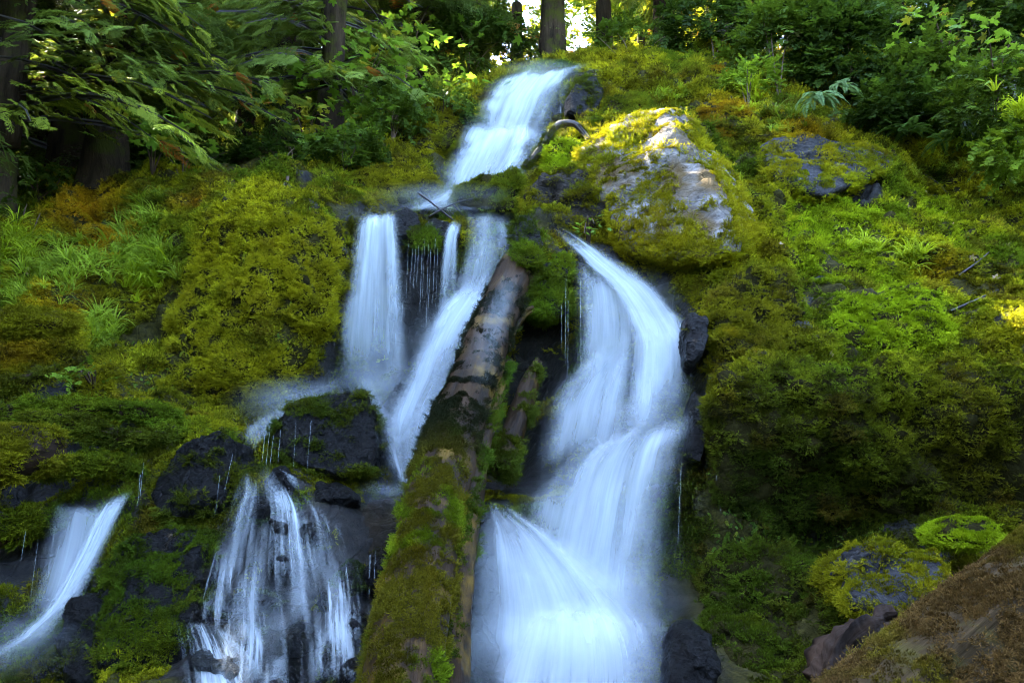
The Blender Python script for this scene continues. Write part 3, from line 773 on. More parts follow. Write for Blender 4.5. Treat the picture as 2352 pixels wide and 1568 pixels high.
MOSS_COL = variant_collection('moss_tufts', [tuft_feather(1), tuft_feather(2, 18, (.018, .036), .5), tuft_feather(3, 15, (.03, .06), 1.0, .04),
                                             tuft_cushion(4), tuft_cushion(5, 36, .05, (.010, .022)), tuft_feather(6, 13, (.05, .10), 1.2, .035, .0065)])

def scatter_tree(coll):
    g = bpy.data.node_groups.new('scatter_' + coll.name, 'GeometryNodeTree')
    g.interface.new_socket('Geometry', in_out='INPUT', socket_type='NodeSocketGeometry')
    g.interface.new_socket('Geometry', in_out='OUTPUT', socket_type='NodeSocketGeometry')
    gi = g.nodes.new('NodeGroupInput'); go = g.nodes.new('NodeGroupOutput')
    ip = g.nodes.new('GeometryNodeInstanceOnPoints')
    ci = g.nodes.new('GeometryNodeCollectionInfo')
    ci.inputs['Collection'].default_value = coll
    ci.inputs['Separate Children'].default_value = True
    ci.inputs['Reset Children'].default_value = True
    def na(nm, ty):
        a = g.nodes.new('GeometryNodeInputNamedAttribute'); a.data_type = ty
        a.inputs['Name'].default_value = nm
        return a.outputs['Attribute']
    ip.inputs['Pick Instance'].default_value = True
    g.links.new(gi.outputs[0], ip.inputs['Points'])
    g.links.new(ci.outputs[0], ip.inputs['Instance'])
    g.links.new(na('pick', 'INT'), ip.inputs['Instance Index'])
    g.links.new(na('rot', 'FLOAT_VECTOR'), ip.inputs['Rotation'])
    g.links.new(na('scl', 'FLOAT_VECTOR'), ip.inputs['Scale'])
    g.links.new(ip.outputs[0], go.inputs[0])
    return g
TREES = {}

def axes_to_euler(z, spin, x_hint=None):
    z = z / np.linalg.norm(z, axis=1, keepdims=True)
    h = np.where(np.abs(z[:, 2:3]) < .9, np.array([[0, 0, 1.0]]), np.array([[1.0, 0, 0]]))
    x = np.cross(h, z); x /= np.linalg.norm(x, axis=1, keepdims=True)
    y = np.cross(z, x)
    c, s = np.cos(spin)[:, None], np.sin(spin)[:, None]
    x2 = x * c + y * s
    y2 = np.cross(z, x2)
    return np.stack([np.arctan2(y2[:, 2], z[:, 2]), -np.arcsin(np.clip(x2[:, 2], -1, 1)), np.arctan2(x2[:, 1], x2[:, 0])], 1)

def scatter(name, pts, rot, scl, col, pick, coll, parent=None, **props):
    me = bpy.data.meshes.new(name)
    k = len(pts)
    me.vertices.add(k)
    me.vertices.foreach_set('co', np.ascontiguousarray(pts, dtype=np.float32).ravel())
    a = me.attributes.new('rot', 'FLOAT_VECTOR', 'POINT'); a.data.foreach_set('vector', np.ascontiguousarray(rot, dtype=np.float32).ravel())
    if scl.ndim == 1:
        scl = np.repeat(scl[:, None], 3, 1)
    a = me.attributes.new('scl', 'FLOAT_VECTOR', 'POINT'); a.data.foreach_set('vector', np.ascontiguousarray(scl, dtype=np.float32).ravel())
    a = me.attributes.new('pick', 'INT', 'POINT'); a.data.foreach_set('value', np.ascontiguousarray(pick, dtype=np.int32))
    cattr(me, 'col', col)
    o = link(name, me, parent, **props)
    if coll.name not in TREES:
        TREES[coll.name] = scatter_tree(coll)
    md = o.modifiers.new('scatter', 'NODES')
    md.node_group = TREES[coll.name]
    return o

def sample(verts, faces, count, rng):
    """points, normals spread evenly over a mesh (quads or tris)"""
    verts = np.asarray(verts); faces = np.asarray(faces)
    if faces.shape[1] == 4:
        faces = np.concatenate([faces[:, [0, 1, 2]], faces[:, [0, 2, 3]]])
    a, b, c = verts[faces[:, 0]], verts[faces[:, 1]], verts[faces[:, 2]]
    nn = np.cross(b - a, c - a)
    ar = np.linalg.norm(nn, axis=1)
    cum = np.cumsum(ar)
    i = np.searchsorted(cum, rng.uniform(0, cum[-1], count))
    i = np.clip(i, 0, len(faces) - 1)
    r1, r2 = np.sqrt(rng.uniform(size=count))[:, None], rng.uniform(size=count)[:, None]
    p = a[i] * (1 - r1) + b[i] * r1 * (1 - r2) + c[i] * r1 * r2
    return p, nn[i] / np.maximum(ar[i], 1e-12)[:, None], cum[-1] / 2

ZONES = []   # (world point, radius, colour, strength); moss tones, the DARK ones also paint shade
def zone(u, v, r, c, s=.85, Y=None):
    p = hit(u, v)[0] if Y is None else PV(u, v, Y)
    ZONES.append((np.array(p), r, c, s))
for z in [(220,490,.55,ORNG,.95),(250,560,.45,ORNG,.8),(180,450,.5,ORNG,.7),(450,470,.3,ORNG,.6),(140,700,.3,ORNG,.6),(60,820,.4,ORNG,.5),
          (610,440,.6,YELL,.7),(520,520,.7,YELL,.7),(480,700,.6,YELL,.5),(700,640,.7,OLIVE,.7),(640,800,.8,OLIVE,.7),(740,500,.5,GREEN,.6),(400,850,.6,YELL,.5),
          (600,600,.5,YELL,.5),(330,900,.5,OLIVE,.5),(560,900,.5,OLIVE,.7),
          (2000,560,.9,LIME,.9),(1950,480,.6,LIME,.7),(2180,560,.5,LIME,.7),(1860,600,.5,LIME,.7),(2080,700,.7,LIME,.95),(1980,640,.5,LIME,.7),(1830,520,.5,LIME,.8),(2130,470,.5,LIME,.9),(2050,760,.5,LIME,.9),(2150,620,.4,ORNG,.5),(2100,540,.4,YELL,.7),
          (1750,590,.25,YELL,.9),(1650,600,.4,YELL,.6),(1700,700,.5,OLIVE,.7),(1780,780,.5,OLIVE,.85),(1760,860,.5,OLIVE,.7),(1680,940,.5,OLIVE,.6),(1900,900,.6,GREEN,.7),(2050,880,.6,LIME,.6),
          (2200,880,.6,OLIVE,.6),(2250,760,.5,OLIVE,.6),(1750,1100,.7,DARK,.8),(1950,1080,.7,DARK,.7),(1680,1050,.6,DARK,.8),(1850,1180,.7,DARK,.85),(2050,1160,.6,DARK,.8),(1680,1200,.7,DARK,.85),(1820,1330,.7,DARK,.8),(1640,1350,.5,DARK,.8),(2150,1150,.45,DARK,.7),(2150,1050,.6,OLIVE,.6),(2250,1100,.5,BROWN,.5),(1700,1300,.7,DARK,.6),(1850,1250,.5,DARK,.6),  # DARK spots paint the right wall's shade into its moss colour
          (1800,1400,.5,GREEN,.6),(1700,1500,.5,DARK,.6),(2320,950,.4,LIME,.5),(2330,1080,.4,OLIVE,.6),(2240,1220,.25,LIME,.9),
          (1500,560,.5,ORNG,.6),(1400,560,.5,OLIVE,.5),(1600,620,.3,GREEN,.5),(1480,600,.3,OLIVE,.6),
          (80,1030,.4,OLIVE,.6),(960,260,.6,OLIVE,.6),(900,400,.5,OLIVE,.6),(1450,180,.8,OLIVE,.5),(1600,170,.8,OLIVE,.6),(1500,110,.9,DARK,.5),(2240,640,.4,DARK,.4),(1850,300,.6,ORNG,.5),(1660,250,.5,ORNG,.5)]:
    zone(*z)

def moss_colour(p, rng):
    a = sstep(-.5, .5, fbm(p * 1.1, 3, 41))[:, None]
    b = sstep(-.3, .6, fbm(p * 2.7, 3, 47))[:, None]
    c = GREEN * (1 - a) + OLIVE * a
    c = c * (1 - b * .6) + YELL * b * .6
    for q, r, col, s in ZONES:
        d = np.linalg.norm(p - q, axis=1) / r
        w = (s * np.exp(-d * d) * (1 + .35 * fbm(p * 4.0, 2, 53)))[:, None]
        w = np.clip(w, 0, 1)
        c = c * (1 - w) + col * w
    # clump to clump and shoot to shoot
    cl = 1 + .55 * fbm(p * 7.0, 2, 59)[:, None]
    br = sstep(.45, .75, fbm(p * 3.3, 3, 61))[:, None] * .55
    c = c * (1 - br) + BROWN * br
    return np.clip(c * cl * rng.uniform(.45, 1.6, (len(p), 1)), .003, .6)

BARE = []
def bare(u, v, r, Y=None):
    p = hit(u, v)[0] if Y is None else PV(u, v, Y)
    BARE.append((np.array(p), r))
for z in [(965,620,.75),(965,720,.75),(955,800,.6),(1250,760,.5),(1240,850,.6),(1215,930,.6),(1190,1030,.7),(1190,1110,.6),(80,1120,.5),(150,1110,.5),(40,1200,.6),(90,1260,.5),(180,1090,.3),(230,1030,.3),(120,905,.22),(300,980,.22),(60,1000,.2),
          (1900,390,.45),(1980,430,.4),(1860,420,.35),(1930,360,.2),(1840,740,.16),(1860,690,.12),(1600,560,.3),(1650,540,.25),(650,430,.16),(700,405,.16),(600,440,.1),(720,470,.12),
          (1760,940,.12),(1840,930,.1),(2300,730,.12),(1880,640,.12),(2060,1210,.15),(2150,1260,.15),(1870,1230,.12),(530,1300,.5),(600,1250,.5),(680,1350,.5),(760,1300,.45),(640,1500,.6),(520,1480,.5),(760,1480,.5),(820,1200,.5),(860,1380,.4),(1120,1300,.5),(1100,1450,.5)]:
    bare(*z)

WKD = None
def keep_moss(p, rng, use_bare=True, wd=.13):
    k = np.ones(len(p))
    if use_bare:
        wob = .35 * fbm(p * 5.0, 3, 67)
        for q, r in BARE:
            d = np.linalg.norm(p - q, axis=1) / r + wob
            k *= sstep(.62, 1.0, d)
        k *= 1 - sstep(.62, .72, fbm(p * 2.2 + 9, 3, 71))
    if WKD is not None:
        dd = np.array([WKD.find(q)[2] for q in p])
        k *= sstep(wd * .45, wd * 1.5, dd + .06 * vnoise(p * 6, 73))
    return k

def grow_moss(name, verts, faces, per_m2, parent=None, seed=1, keepf=None, colourf=None, feather=.5, size=(.8, 1.35), use_bare=True, mask=None, wd=.13, **props):
    rng = np.random.default_rng(seed)
    v0 = np.asarray(verts)
    f0 = np.asarray(faces)
    tri = f0 if f0.shape[1] == 3 else np.concatenate([f0[:, [0, 1, 2]], f0[:, [0, 2, 3]]])
    area = np.linalg.norm(np.cross(v0[tri[:, 1]] - v0[tri[:, 0]], v0[tri[:, 2]] - v0[tri[:, 0]]), axis=1).sum() / 2
    p, nn, _ = sample(v0, f0, int(area * per_m2), rng)
    u, v, fw = project(p)
    ok = (fw > .3) & (u > -330) & (u < W + 330) & (v > -200) & (v < H + 200)
    vd = (CAM - p); vd /= np.linalg.norm(vd, axis=1, keepdims=True)
    ok &= (nn * vd).sum(1) > -.35
    # fewer, larger tufts far away
    ok &= rng.uniform(size=len(p)) < np.clip(7.0 / np.maximum(fw, .1), .25, 1.0)
    p, nn, fw = p[ok], nn[ok], fw[ok]
    if keepf is None:
        keepf = keep_moss
    k = keepf(p, rng) if keepf is not keep_moss else keep_moss(p, rng, use_bare, wd)
    cre = vnoise(np.stack([p[:, 0] * 4.6 + .8 * p[:, 2], p[:, 2] * .9, p[:, 1] * 2.2], -1), 65) + .35 * fbm(p * 6, 2, 66)
    k = k * np.where(nn[:, 2] < .55, .08 + .92 * sstep(-.62, -.3, cre), 1)       # crevices between hanging mats
    k = k * (.12 + .88 * sstep(-.42, -.02, fbm(p * 8.0, 2, 63)))      # open gaps between clumps
    if mask is not None:
        k = k * mask(p, nn)
    ok = rng.uniform(size=len(p)) < k
    p, nn, fw = p[ok], nn[ok], fw[ok]
    col = (colourf or moss_colour)(p, rng)
    m = len(p)
    steep = np.clip(1 - nn[:, 2], 0, 1)
    fe = rng.uniform(size=m) < np.clip(feather * .4 + (steep - .2) * 1.1 + .6 * fbm(p * 1.6, 2, 79), 0, 1)
    lng = fe & (rng.uniform(size=m) < np.clip(steep - .25, 0, .6))
    pick = np.where(fe, rng.integers(0, 3, m), rng.integers(3, 5, m))
    pick = np.where(lng, 5, pick)
    ax = nn + np.array([0, 0, -1.0]) * (np.where(fe, 1.25, .1) * steep)[:, None] + np.array([0, 0, .35]) * (1 - steep)[:, None] + rng.normal(0, .18, (m, 3))
    sc = rng.uniform(size[0], size[1], m) * np.clip(np.sqrt(fw / 7.0), .75, 1.6)
    return scatter(name, p, axes_to_euler(ax, rng.uniform(0, 6.283, m)), sc, col, pick, MOSS_COL, parent, **props)

# ------------------------------------------------------------------ hillside mesh
def mat_hill():
    t = NT('mossy_bedrock')
    geo = t.n('ShaderNodeNewGeometry')
    v = geo.outputs['Position']
    a = t.n('ShaderNodeAttribute', attribute_type='GEOMETRY', attribute_name='bare')
    n1 = t.noise(3.0, 8, 0.65, v); n2 = t.noise(22.0, 6, 0.7, v)
    vo = t.n('ShaderNodeTexVoronoi', feature='DISTANCE_TO_EDGE'); vo.inputs['Scale'].default_value = 4.0
    t.l(t.mix(0.12, v, n1.outputs['Color']), vo.inputs['Vector'])
    rock = t.mix(t.ramp(n1.outputs['Fac'], [(.3, 0.0), (.7, 1.0)]), (.004, .004, .004), (.020, .019, .018))
    rock = t.mix(t.ramp(n2.outputs['Fac'], [(.4, 0.0), (.7, .7)]), rock, (.03, .026, .02))
    soil = t.mix(t.ramp(n2.outputs['Fac'], [(.35, 0.0), (.65, 1.0)]), (.012, .010, .003), (.045, .040, .006))
    col = t.mix(a.outputs['Fac'], soil, rock)
    b = t.n('ShaderNodeBsdfPrincipled')
    t.l(col, b.inputs['Base Color'])
    t.l(t.ramp(a.outputs['Fac'], [(0.2, .85), (.8, .3)]), b.inputs['Roughness'])
    b.inputs['Specular IOR Level'].default_value = .10
    h = t.math('ADD', n1.outputs['Fac'], t.math('MULTIPLY', n2.outputs['Fac'], .4))
    h = t.math('ADD', h, t.math('MULTIPLY', t.ramp(vo.outputs['Distance'], [(0.0, 0.0), (.05, 1.0)]), .15))
    t.l(t.bump(h, .8, .07), b.inputs['Normal'])
    return t.surf(b.outputs[0])
M_HILL = mat_hill()
me = mesh_np('hillside', tverts, tfaces, M_HILL)
tb = np.zeros(len(tverts))
wob = .35 * fbm(tverts * 5.0, 3, 67)
for q, r in BARE:
    d = np.linalg.norm(tverts - q, axis=1) / r + wob
    tb = np.maximum(tb, 1 - sstep(.62, 1.0, d))
tb = np.maximum(tb, 1 - sstep(.1, .4, dw.ravel() + .1 * wob))
fattr(me, 'bare', tb)
hill = link('hillside', me, kind='structure', label='steep mossy rock hillside that the falls run down')

# the ground under and behind the photographer, and the forest floor beyond the brow
def mat_soil():
    t = NT('forest_soil')
    geo = t.n('ShaderNodeNewGeometry')
    n1 = t.noise(1.5, 8, .7, geo.outputs['Position']); n2 = t.noise(14, 5, .7, geo.outputs['Position'])
    c = t.mix(t.ramp(n1.outputs['Fac'], [(.4, 0.0), (.6, 1.0)]), (.03, .022, .012), (.035, .045, .01))
    b = t.n('ShaderNodeBsdfPrincipled'); t.l(c, b.inputs['Base Color']); b.inputs['Roughness'].default_value = .9
    t.l(t.bump(n2.outputs['Fac'], .7, .08), b.inputs['Normal'])
    return t.surf(b.outputs[0])
M_SOIL = mat_soil()
nx, ny = 90, 70
gxx, gyy = np.meshgrid(np.linspace(-90, 90, nx), np.linspace(13.5, 160, ny))
gz = 8.0 + 0.5 * (gyy - 13.5) ** .8 * .35 + .35 * fbm(np.stack([gxx * .3, gyy * .3, gxx * 0], -1), 3, 5) - 3.2 * sstep(3, -10, gxx) * sstep(19, 13, gyy) - .8
gz = gz - 1.2 * sstep(16, 13.5, gyy)
fl = link('forest_floor', mesh_np('forest_floor', np.stack([gxx, gyy, gz], -1).reshape(-1, 3), grid_faces(ny, nx), M_SOIL), kind='structure', label='leaf-strewn forest floor behind the top of the falls')
gxx, gyy = np.meshgrid(np.linspace(-150, 150, 80), np.linspace(-150, 6, 60))
gz = -.45 + .12 * fbm(np.stack([gxx * .6, gyy * .6, gxx * 0], -1), 3, 8)
link('stream_bank', mesh_np('stream_bank', np.stack([gxx, gyy, gz], -1).reshape(-1, 3), grid_faces(60, 80), M_SOIL), kind='structure', label='dark ground at the foot of the falls')

# the valley sides left and right of the falls
for sgn, nm, lb in ((-1, 'left_slope', 'wooded slope beyond the left bank'), (1, 'right_slope', 'wooded slope beyond the right bank')):
    ex_ = np.linspace(8.45, 34, 70) * sgn
    es_ = gs[::12]
    col = HH2[::12, 4 if sgn < 0 else -5]
    for _ in range(3):
        col = np.convolve(np.pad(col, 3, 'edge'), np.ones(7) / 7, 'valid')
    xx, ss_ = np.meshgrid(ex_, es_)
    hh = col[:, None] - .12 + .35 * fbm(np.stack([xx * .5, ss_ * .5, xx * 0], -1), 3, 12) * np.clip((np.abs(xx) - 8.45) / 3, 0, 1)
    vv = ORG + xx[..., None] * EX + ss_[..., None] * ES + hh[..., None] * EN
    link(nm, mesh_np(nm, vv.reshape(-1, 3), grid_faces(len(es_), 70), M_SOIL), kind='structure', label=lb)

# ------------------------------------------------------------------ running water
M_WATER = mat_water()
wverts_all = []
def fall_mesh(name, rws, layers=2, bulge=.1, parent=None, seed=0, soft=.26, ends=(.16, .26), gap=.055, thick=1.0, mat=None):
    rws = np.asarray(rws, float)
    mid = P((rws[:, 0] + rws[:, 2]) / 2, (rws[:, 1] + rws[:, 3]) / 2, rws[:, 4])
    ln = np.linalg.norm(np.diff(mid, axis=0), axis=1).sum()
    wd = max(.08, float(np.linalg.norm(P(rws[:, 0], rws[:, 1], rws[:, 4]) - P(rws[:, 2], rws[:, 3], rws[:, 4]), axis=1).max()))
    na = int(np.clip(ln / .035, 16, 130)); nc = int(np.clip(wd / .03, 8, 70))
    R = catmull(rws, na)
    s = np.linspace(0, 1, nc)
    V, Fc, UV, D = [], [], [], []
    off = 0
    for k in range(layers):
        wid = 1.26 + .06 * k
        ss = .5 + (s - .5) * wid
        u = R[:, :1] + (R[:, 2:3] - R[:, :1]) * ss
        v = R[:, 1:2] + (R[:, 3:4] - R[:, 1:2]) * ss
        Y = R[:, 4:5] - bulge * (1 - (2 * s - 1) ** 2) - gap * k
        pts = P(u, v, Y)
        al = np.concatenate([[0], np.cumsum(np.linalg.norm(np.diff(pts[:, nc // 2], axis=0), axis=1))])
        across = (ss - .5) * wd
        q = np.stack([np.broadcast_to(across * 3.2 + seed * 7.1 + k * 3.3, (na, nc)), np.broadcast_to(al[:, None] * .55, (na, nc)), np.full((na, nc), k * 5.0 + seed)], -1)
        ripple = .045 * fbm(q, 3, 100 + seed) + .02 * vnoise(q * np.array([5, .6, 1]), 140)
        pts = pts + np.array([0, -1.0, .25]) * ripple[..., None]
        eL = .16 * (.5 + .5 * fbm(np.stack([al * 1.6, np.full(na, k * 3.0), np.full(na, seed * 1.7)], -1), 3, 170))
        eR = .16 * (.5 + .5 * fbm(np.stack([al * 1.6, np.full(na, k * 3.0 + 50), np.full(na, seed * 1.7)], -1), 3, 171))
        e = sstep(0, soft, s[None, :] - eL[:, None]) * sstep(0, soft, 1 - s[None, :] - eR[:, None])
        tt = np.linspace(0, 1, na)
        sh = .12 * (.5 + .5 * fbm(np.stack([across * 3, np.full(nc, seed * 2.3), np.full(nc, k * 1.0)], -1), 2, 180))
        te = sstep(0, ends[0], tt[:, None] - sh[None, :] * .6) * sstep(0, ends[1], 1 - tt[:, None] - sh[None, :])
        lay = (1.0, .72, .5)[min(k, 2)]
        d = R[:, 5:6] * e * te * lay * (.35 + .85 * sstep(-.55, .45, fbm(q * np.array([.7, .8, 1]), 3, 160 + k)))
        V.append(pts.reshape(-1, 3)); D.append(d.ravel() * thick)
        UV.append(np.stack([np.broadcast_to(across + seed * 3.7 + k * 11.3, (na, nc)), np.broadcast_to(al[:, None] + k * 2.7, (na, nc))], -1).reshape(-1, 2))
        Fc.append(grid_faces(na, nc) + off)
        off += na * nc
    V = np.concatenate(V)
    wverts_all.append(V[:: 7])
    me = mesh_np(name, V, np.concatenate(Fc), mat or M_WATER, True, uv=np.concatenate(UV))
    fattr(me, 'dens', np.clip(np.concatenate(D), 0, 1))
    return me

def water_body(name, label, keys):
    e = thing(name, label, 'waterfall')
    e['kind'] = 'structure'
    for i, k in enumerate(keys):
        f = FALLS[k]
        o = link('water_sheet', fall_mesh(k, f['rows'], f['layers'], f['bulge'], seed=hash(k) % 1 + len(k) + i), e)
    return e
wf_up = water_body('upper_waterfall', 'upper fall dropping in two steps from the forest edge', ['upper_a', 'upper_b', 'upper_pool'])
wf_mid = water_body('middle_waterfall', 'middle fall split in strands left of the leaning log', ['mid_left', 'mid_thin', 'mid_veil', 'log_chute', 'pool_spill', 'left_mist'])
wf_right = water_body('right_waterfall', 'broad silky fall right of the leaning log', ['right_a', 'right_veil', 'right_fan', 'right_b', 'right_c', 'right_d'])
wf_left = water_body('left_waterfall', 'narrow fall running to the lower left corner', ['left_fall_a', 'left_fall_b'])
wf_casc = thing('lower_cascade', 'braided cascade over black rocks at lower left', 'waterfall'); wf_casc['kind'] = 'structure'
for i, r in enumerate(CASC):
    link('water_strand', fall_mesh('strand', r, 2, .03, seed=60 + i, soft=.3, gap=.03), wf_casc)

M_THREAD = mat_water('threaded_water', True)
for i, r in enumerate(CVEIL):
    link('water_threads', fall_mesh('threads', r, 2, .02, seed=120 + 5 * i, soft=.3, gap=.05, ends=(.12, .1), mat=M_THREAD), wf_casc)
# a thin film of water sliding over the upper half of the leaning log
link('water_film', fall_mesh('film', [(1150,600,1225,612,8.45,.25),(1108,690,1186,700,7.95,.36),(1076,770,1166,780,7.42,.32),(1045,850,1145,862,6.85,.2),(1022,920,1115,932,6.5,.12)], 2, .12, seed=91, soft=.3, gap=.02), wf_mid)
# spray hanging where the falls land
M_MIST = mat_mist()
def mist(parent, u, v, ru, rv, Y, dens, tilt=0.0):
    V, Fc, UV, D = [], [], [], []
    n1, n2 = 26, 30
    for k in range(4):
        a = np.linspace(-1, 1, n1)[:, None]; b = np.linspace(-1, 1, n2)[None, :]
        rr = np.sqrt(a * a + b * b)
        uu = u + ru * b * (1 - .1 * k) + tilt * a * ru; vv = v + rv * a * (1 - .1 * k)
        yy = Y + .18 * k - .35 * (1 - rr ** 2) * (1 if k < 2 else .5)
        pts = P(uu, vv, np.maximum(yy, Y - .4))
        V.append(pts.reshape(-1, 3)); D.append((dens * np.clip(1 - rr, 0, 1) ** 1.4 * (.6 + .5 * fbm(pts * 1.8 + k * 4, 2, 190 + k))).ravel())
        UV.append(np.stack(np.broadcast_arrays(b * ru / F * Y + k, a * rv / F * Y), -1).reshape(-1, 2)); Fc.append(grid_faces(n1, n2) + k * n1 * n2)
    me = mesh_np('spray', np.concatenate(V), np.concatenate(Fc), M_MIST, True, uv=np.concatenate(UV))
    fattr(me, 'dens', np.clip(np.concatenate(D), 0, 1))
    link('spray', me, parent)
mist(wf_up, 1010, 455, 190, 45, 9.95, .26)
mist(wf_up, 1150, 290, 110, 40, 12.6, .22)
mist(wf_up, 1240, 160, 110, 30, 13.5, .2)
mist(wf_mid, 870, 890, 170, 90, 8.2, .36)
mist(wf_mid, 940, 1060, 90, 120, 7.0, .28)
mist(wf_mid, 1000, 800, 90, 130, 8.55, .24)
mist(wf_mid, 670, 930, 170, 75, 7.9, .3)
mist(wf_mid, 925, 1000, 80, 110, 7.5, .26)
mist(wf_mid, 890, 1135, 90, 40, 6.4, .22)
mist(wf_right, 1450, 980, 150, 90, 6.9, .22)
mist(wf_right, 1230, 1330, 180, 170, 5.45, .2)
mist(wf_right, 1330, 1520, 250, 130, 4.65, .26)
mist(wf_right, 1430, 1380, 170, 120, 5.3, .24)
mist(wf_right, 1480, 720, 110, 110, 7.9, .18)
mist(wf_left, 60, 1480, 160, 90, 4.9, .26)
mist(wf_casc, 640, 1450, 150, 70, 4.85, .07)

wa = np.concatenate(wverts_all)
WKD = KDTree(len(wa))
for i, q in enumerate(wa):
    WKD.insert(q, i)
WKD.balance()

# ------------------------------------------------------------------ moss over the hillside
def brow_mask(p, nn):
    return 1 - sstep(11.4, 12.3, p[:, 1] + .6 * fbm(p, 2, 88)) * sstep(-1.6, -2.6, p[:, 0])
def split_moss(lo, hi, label, seed, per):
    m = (TV[..., 0] >= lo - .1) & (TV[..., 0] < hi + .1)
    f = tfaces
    cxm = tverts[f[:, 0], 0]
    ff = f[(cxm >= lo) & (cxm < hi)]
    grow_moss('moss', tverts, ff, per, seed=seed, kind='stuff', label=label, mask=brow_mask)
ZONES += [(np.array(P(u, v, y)), r, c, s_) for u, v, y, r, c, s_ in [(250, 1350, 5.4, .9, GREEN*.8, .7), (420, 1060, 6.4, .6, DARK, .6), (100, 980, 6.8, .6, GREEN, .5), (720, 1050, 6.9, .5, DARK, .7), (2000, 1150, 6.4, 1.1, DARK, .6), (1750, 1420, 5.6, .9, DARK, .6), (2250, 1000, 6.6, .8, OLIVE*.6, .6)]]  # DARK spots here deepen the low banks with painted shade
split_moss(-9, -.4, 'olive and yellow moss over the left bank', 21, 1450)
split_moss(-.4, 9, 'lime and dark green moss over the right bank, shade painted in', 22, 1450)

# ------------------------------------------------------------------ rocks
def ico(sub):
    bm = bmesh.new()
    bmesh.ops.create_icosphere(bm, subdivisions=sub, radius=1.0)
    v = np.array([x.co[:] for x in bm.verts]); f = np.array([[q.index for q in p.verts] for p in bm.faces])
    bm.free()
    return v, f
ICO = {k: ico(k) for k in (4, 5, 6)}

def hull_planes(pts):
    bm = bmesh.new()
    for p in pts:
        bm.verts.new(p)
    bmesh.ops.convex_hull(bm, input=list(bm.verts))
    c = np.mean([v.co[:] for v in bm.verts if v.link_faces], axis=0)
    N, D = [], []
    for f in bm.faces:
        if f.calc_area() < 1e-6:
            continue
        nn = np.array(f.normal); d = nn @ (np.array(f.verts[0].co) - c)
        if d < 0:
            nn, d = -nn, -d
        N.append(nn); D.append(max(d, .01))
    bm.free()
    return c, np.array(N), np.array(D)

def rock_mesh(name, pts, mat, sub=5, p=10, amp=.05, freq=4.0, seed=0, facet=.04, chips=0):
    c, N, D = hull_planes(pts)
    dv, f = ICO[sub]
    if chips:          # broken faces: planes that cut the corners
        rg_ = np.random.default_rng(seed + 77)
        en = rg_.normal(size=(chips, 3)); en /= np.linalg.norm(en, axis=1, keepdims=True)
        k0 = (np.clip(dv @ N.T, 0, None) / D).max(1)
        sup = (dv / k0[:, None]) @ en.T
        ed = sup.max(0) * rg_.uniform(.72, .95, chips)
        N = np.concatenate([N, en]); D = np.concatenate([D, ed]); p = 60
    k = np.clip(dv @ N.T, 0, None) / D
    r = (k ** p).sum(1) ** (-1.0 / p)
    v = c + dv * r[:, None]
    size = float(np.median(r))
    nz = fbm(v * freq + seed * 3.1, 5, seed) * amp + .35 * amp * fbm(v * freq * 5 + seed, 3, seed + 9)
    # broken, stepped faces
    w = worley(v * freq * .8 + seed, seed + 4)
    nz = nz + facet * (np.floor(w * 4) / 4 + .3 * w - .6)
    if mat is M_UNDER:      # cushions and folds of the moss mat
        big = min(1.0, size / .8)
        nz = nz + big * (.075 * (.5 - worley(v * 4.3 + seed, seed + 14)) * (1 + fbm(v * 1.5, 2, seed + 15)) + .035 * (.5 - worley(v * 9.5, seed + 16)))
        nz = nz + big * (.09 * vnoise(np.stack([v[:, 0] * 4.6 + .8 * v[:, 2], v[:, 2] * .9, v[:, 1] * 2.2], -1), 65) + .05 * vnoise(np.stack([v[:, 0] * 11, v[:, 2] * 2.2, v[:, 1] * 5.0], -1), seed + 18))
    v = v + dv * nz[:, None]
    return v, f

def rock(name, label, px, mat, back=.8, moss=0, sub=5, p=10, amp=.05, freq=4.0, seed=0, facet=.03, mask=None, mcol=None, category='boulder', group=None, feather=.4, moss_label=None, wd=.06, size=(.7, 1.1), rock_label=None):
    """px: silhouette and ridge points (u, v, distance); a copy of the outline 'back' metres behind closes it"""
    pts = [P(*q) for q in px]
    mid = np.mean(pts, axis=0)
    allp = pts + [mid + (q - mid) * .8 + np.array([0, back, -back * .15]) for q in pts]
    v, f = rock_mesh(name, allp, mat, sub, p, amp * (.6 if mat is M_WET else 1), freq, seed, facet * (.6 if mat is M_WET else 1), (34 if sub > 5 else 22) if mat is M_WET else 0)
    base = np.array([v[:, 0].mean(), v[:, 1].mean(), v[:, 2].min()])
    e = thing(name, label, category, base, group)
    rk = link('rock', mesh_np('rock', v - base, f, mat, mat not in (M_WET,)), e)
    if moss:
        o = grow_moss('moss', v, f, moss, None, seed + 500, use_bare=False, mask=mask, colourf=mcol, feather=feather, wd=wd, size=size, kind='stuff')
        o.parent = rk
        o.location = -base
    return e, v, f

all_rocks(rock)

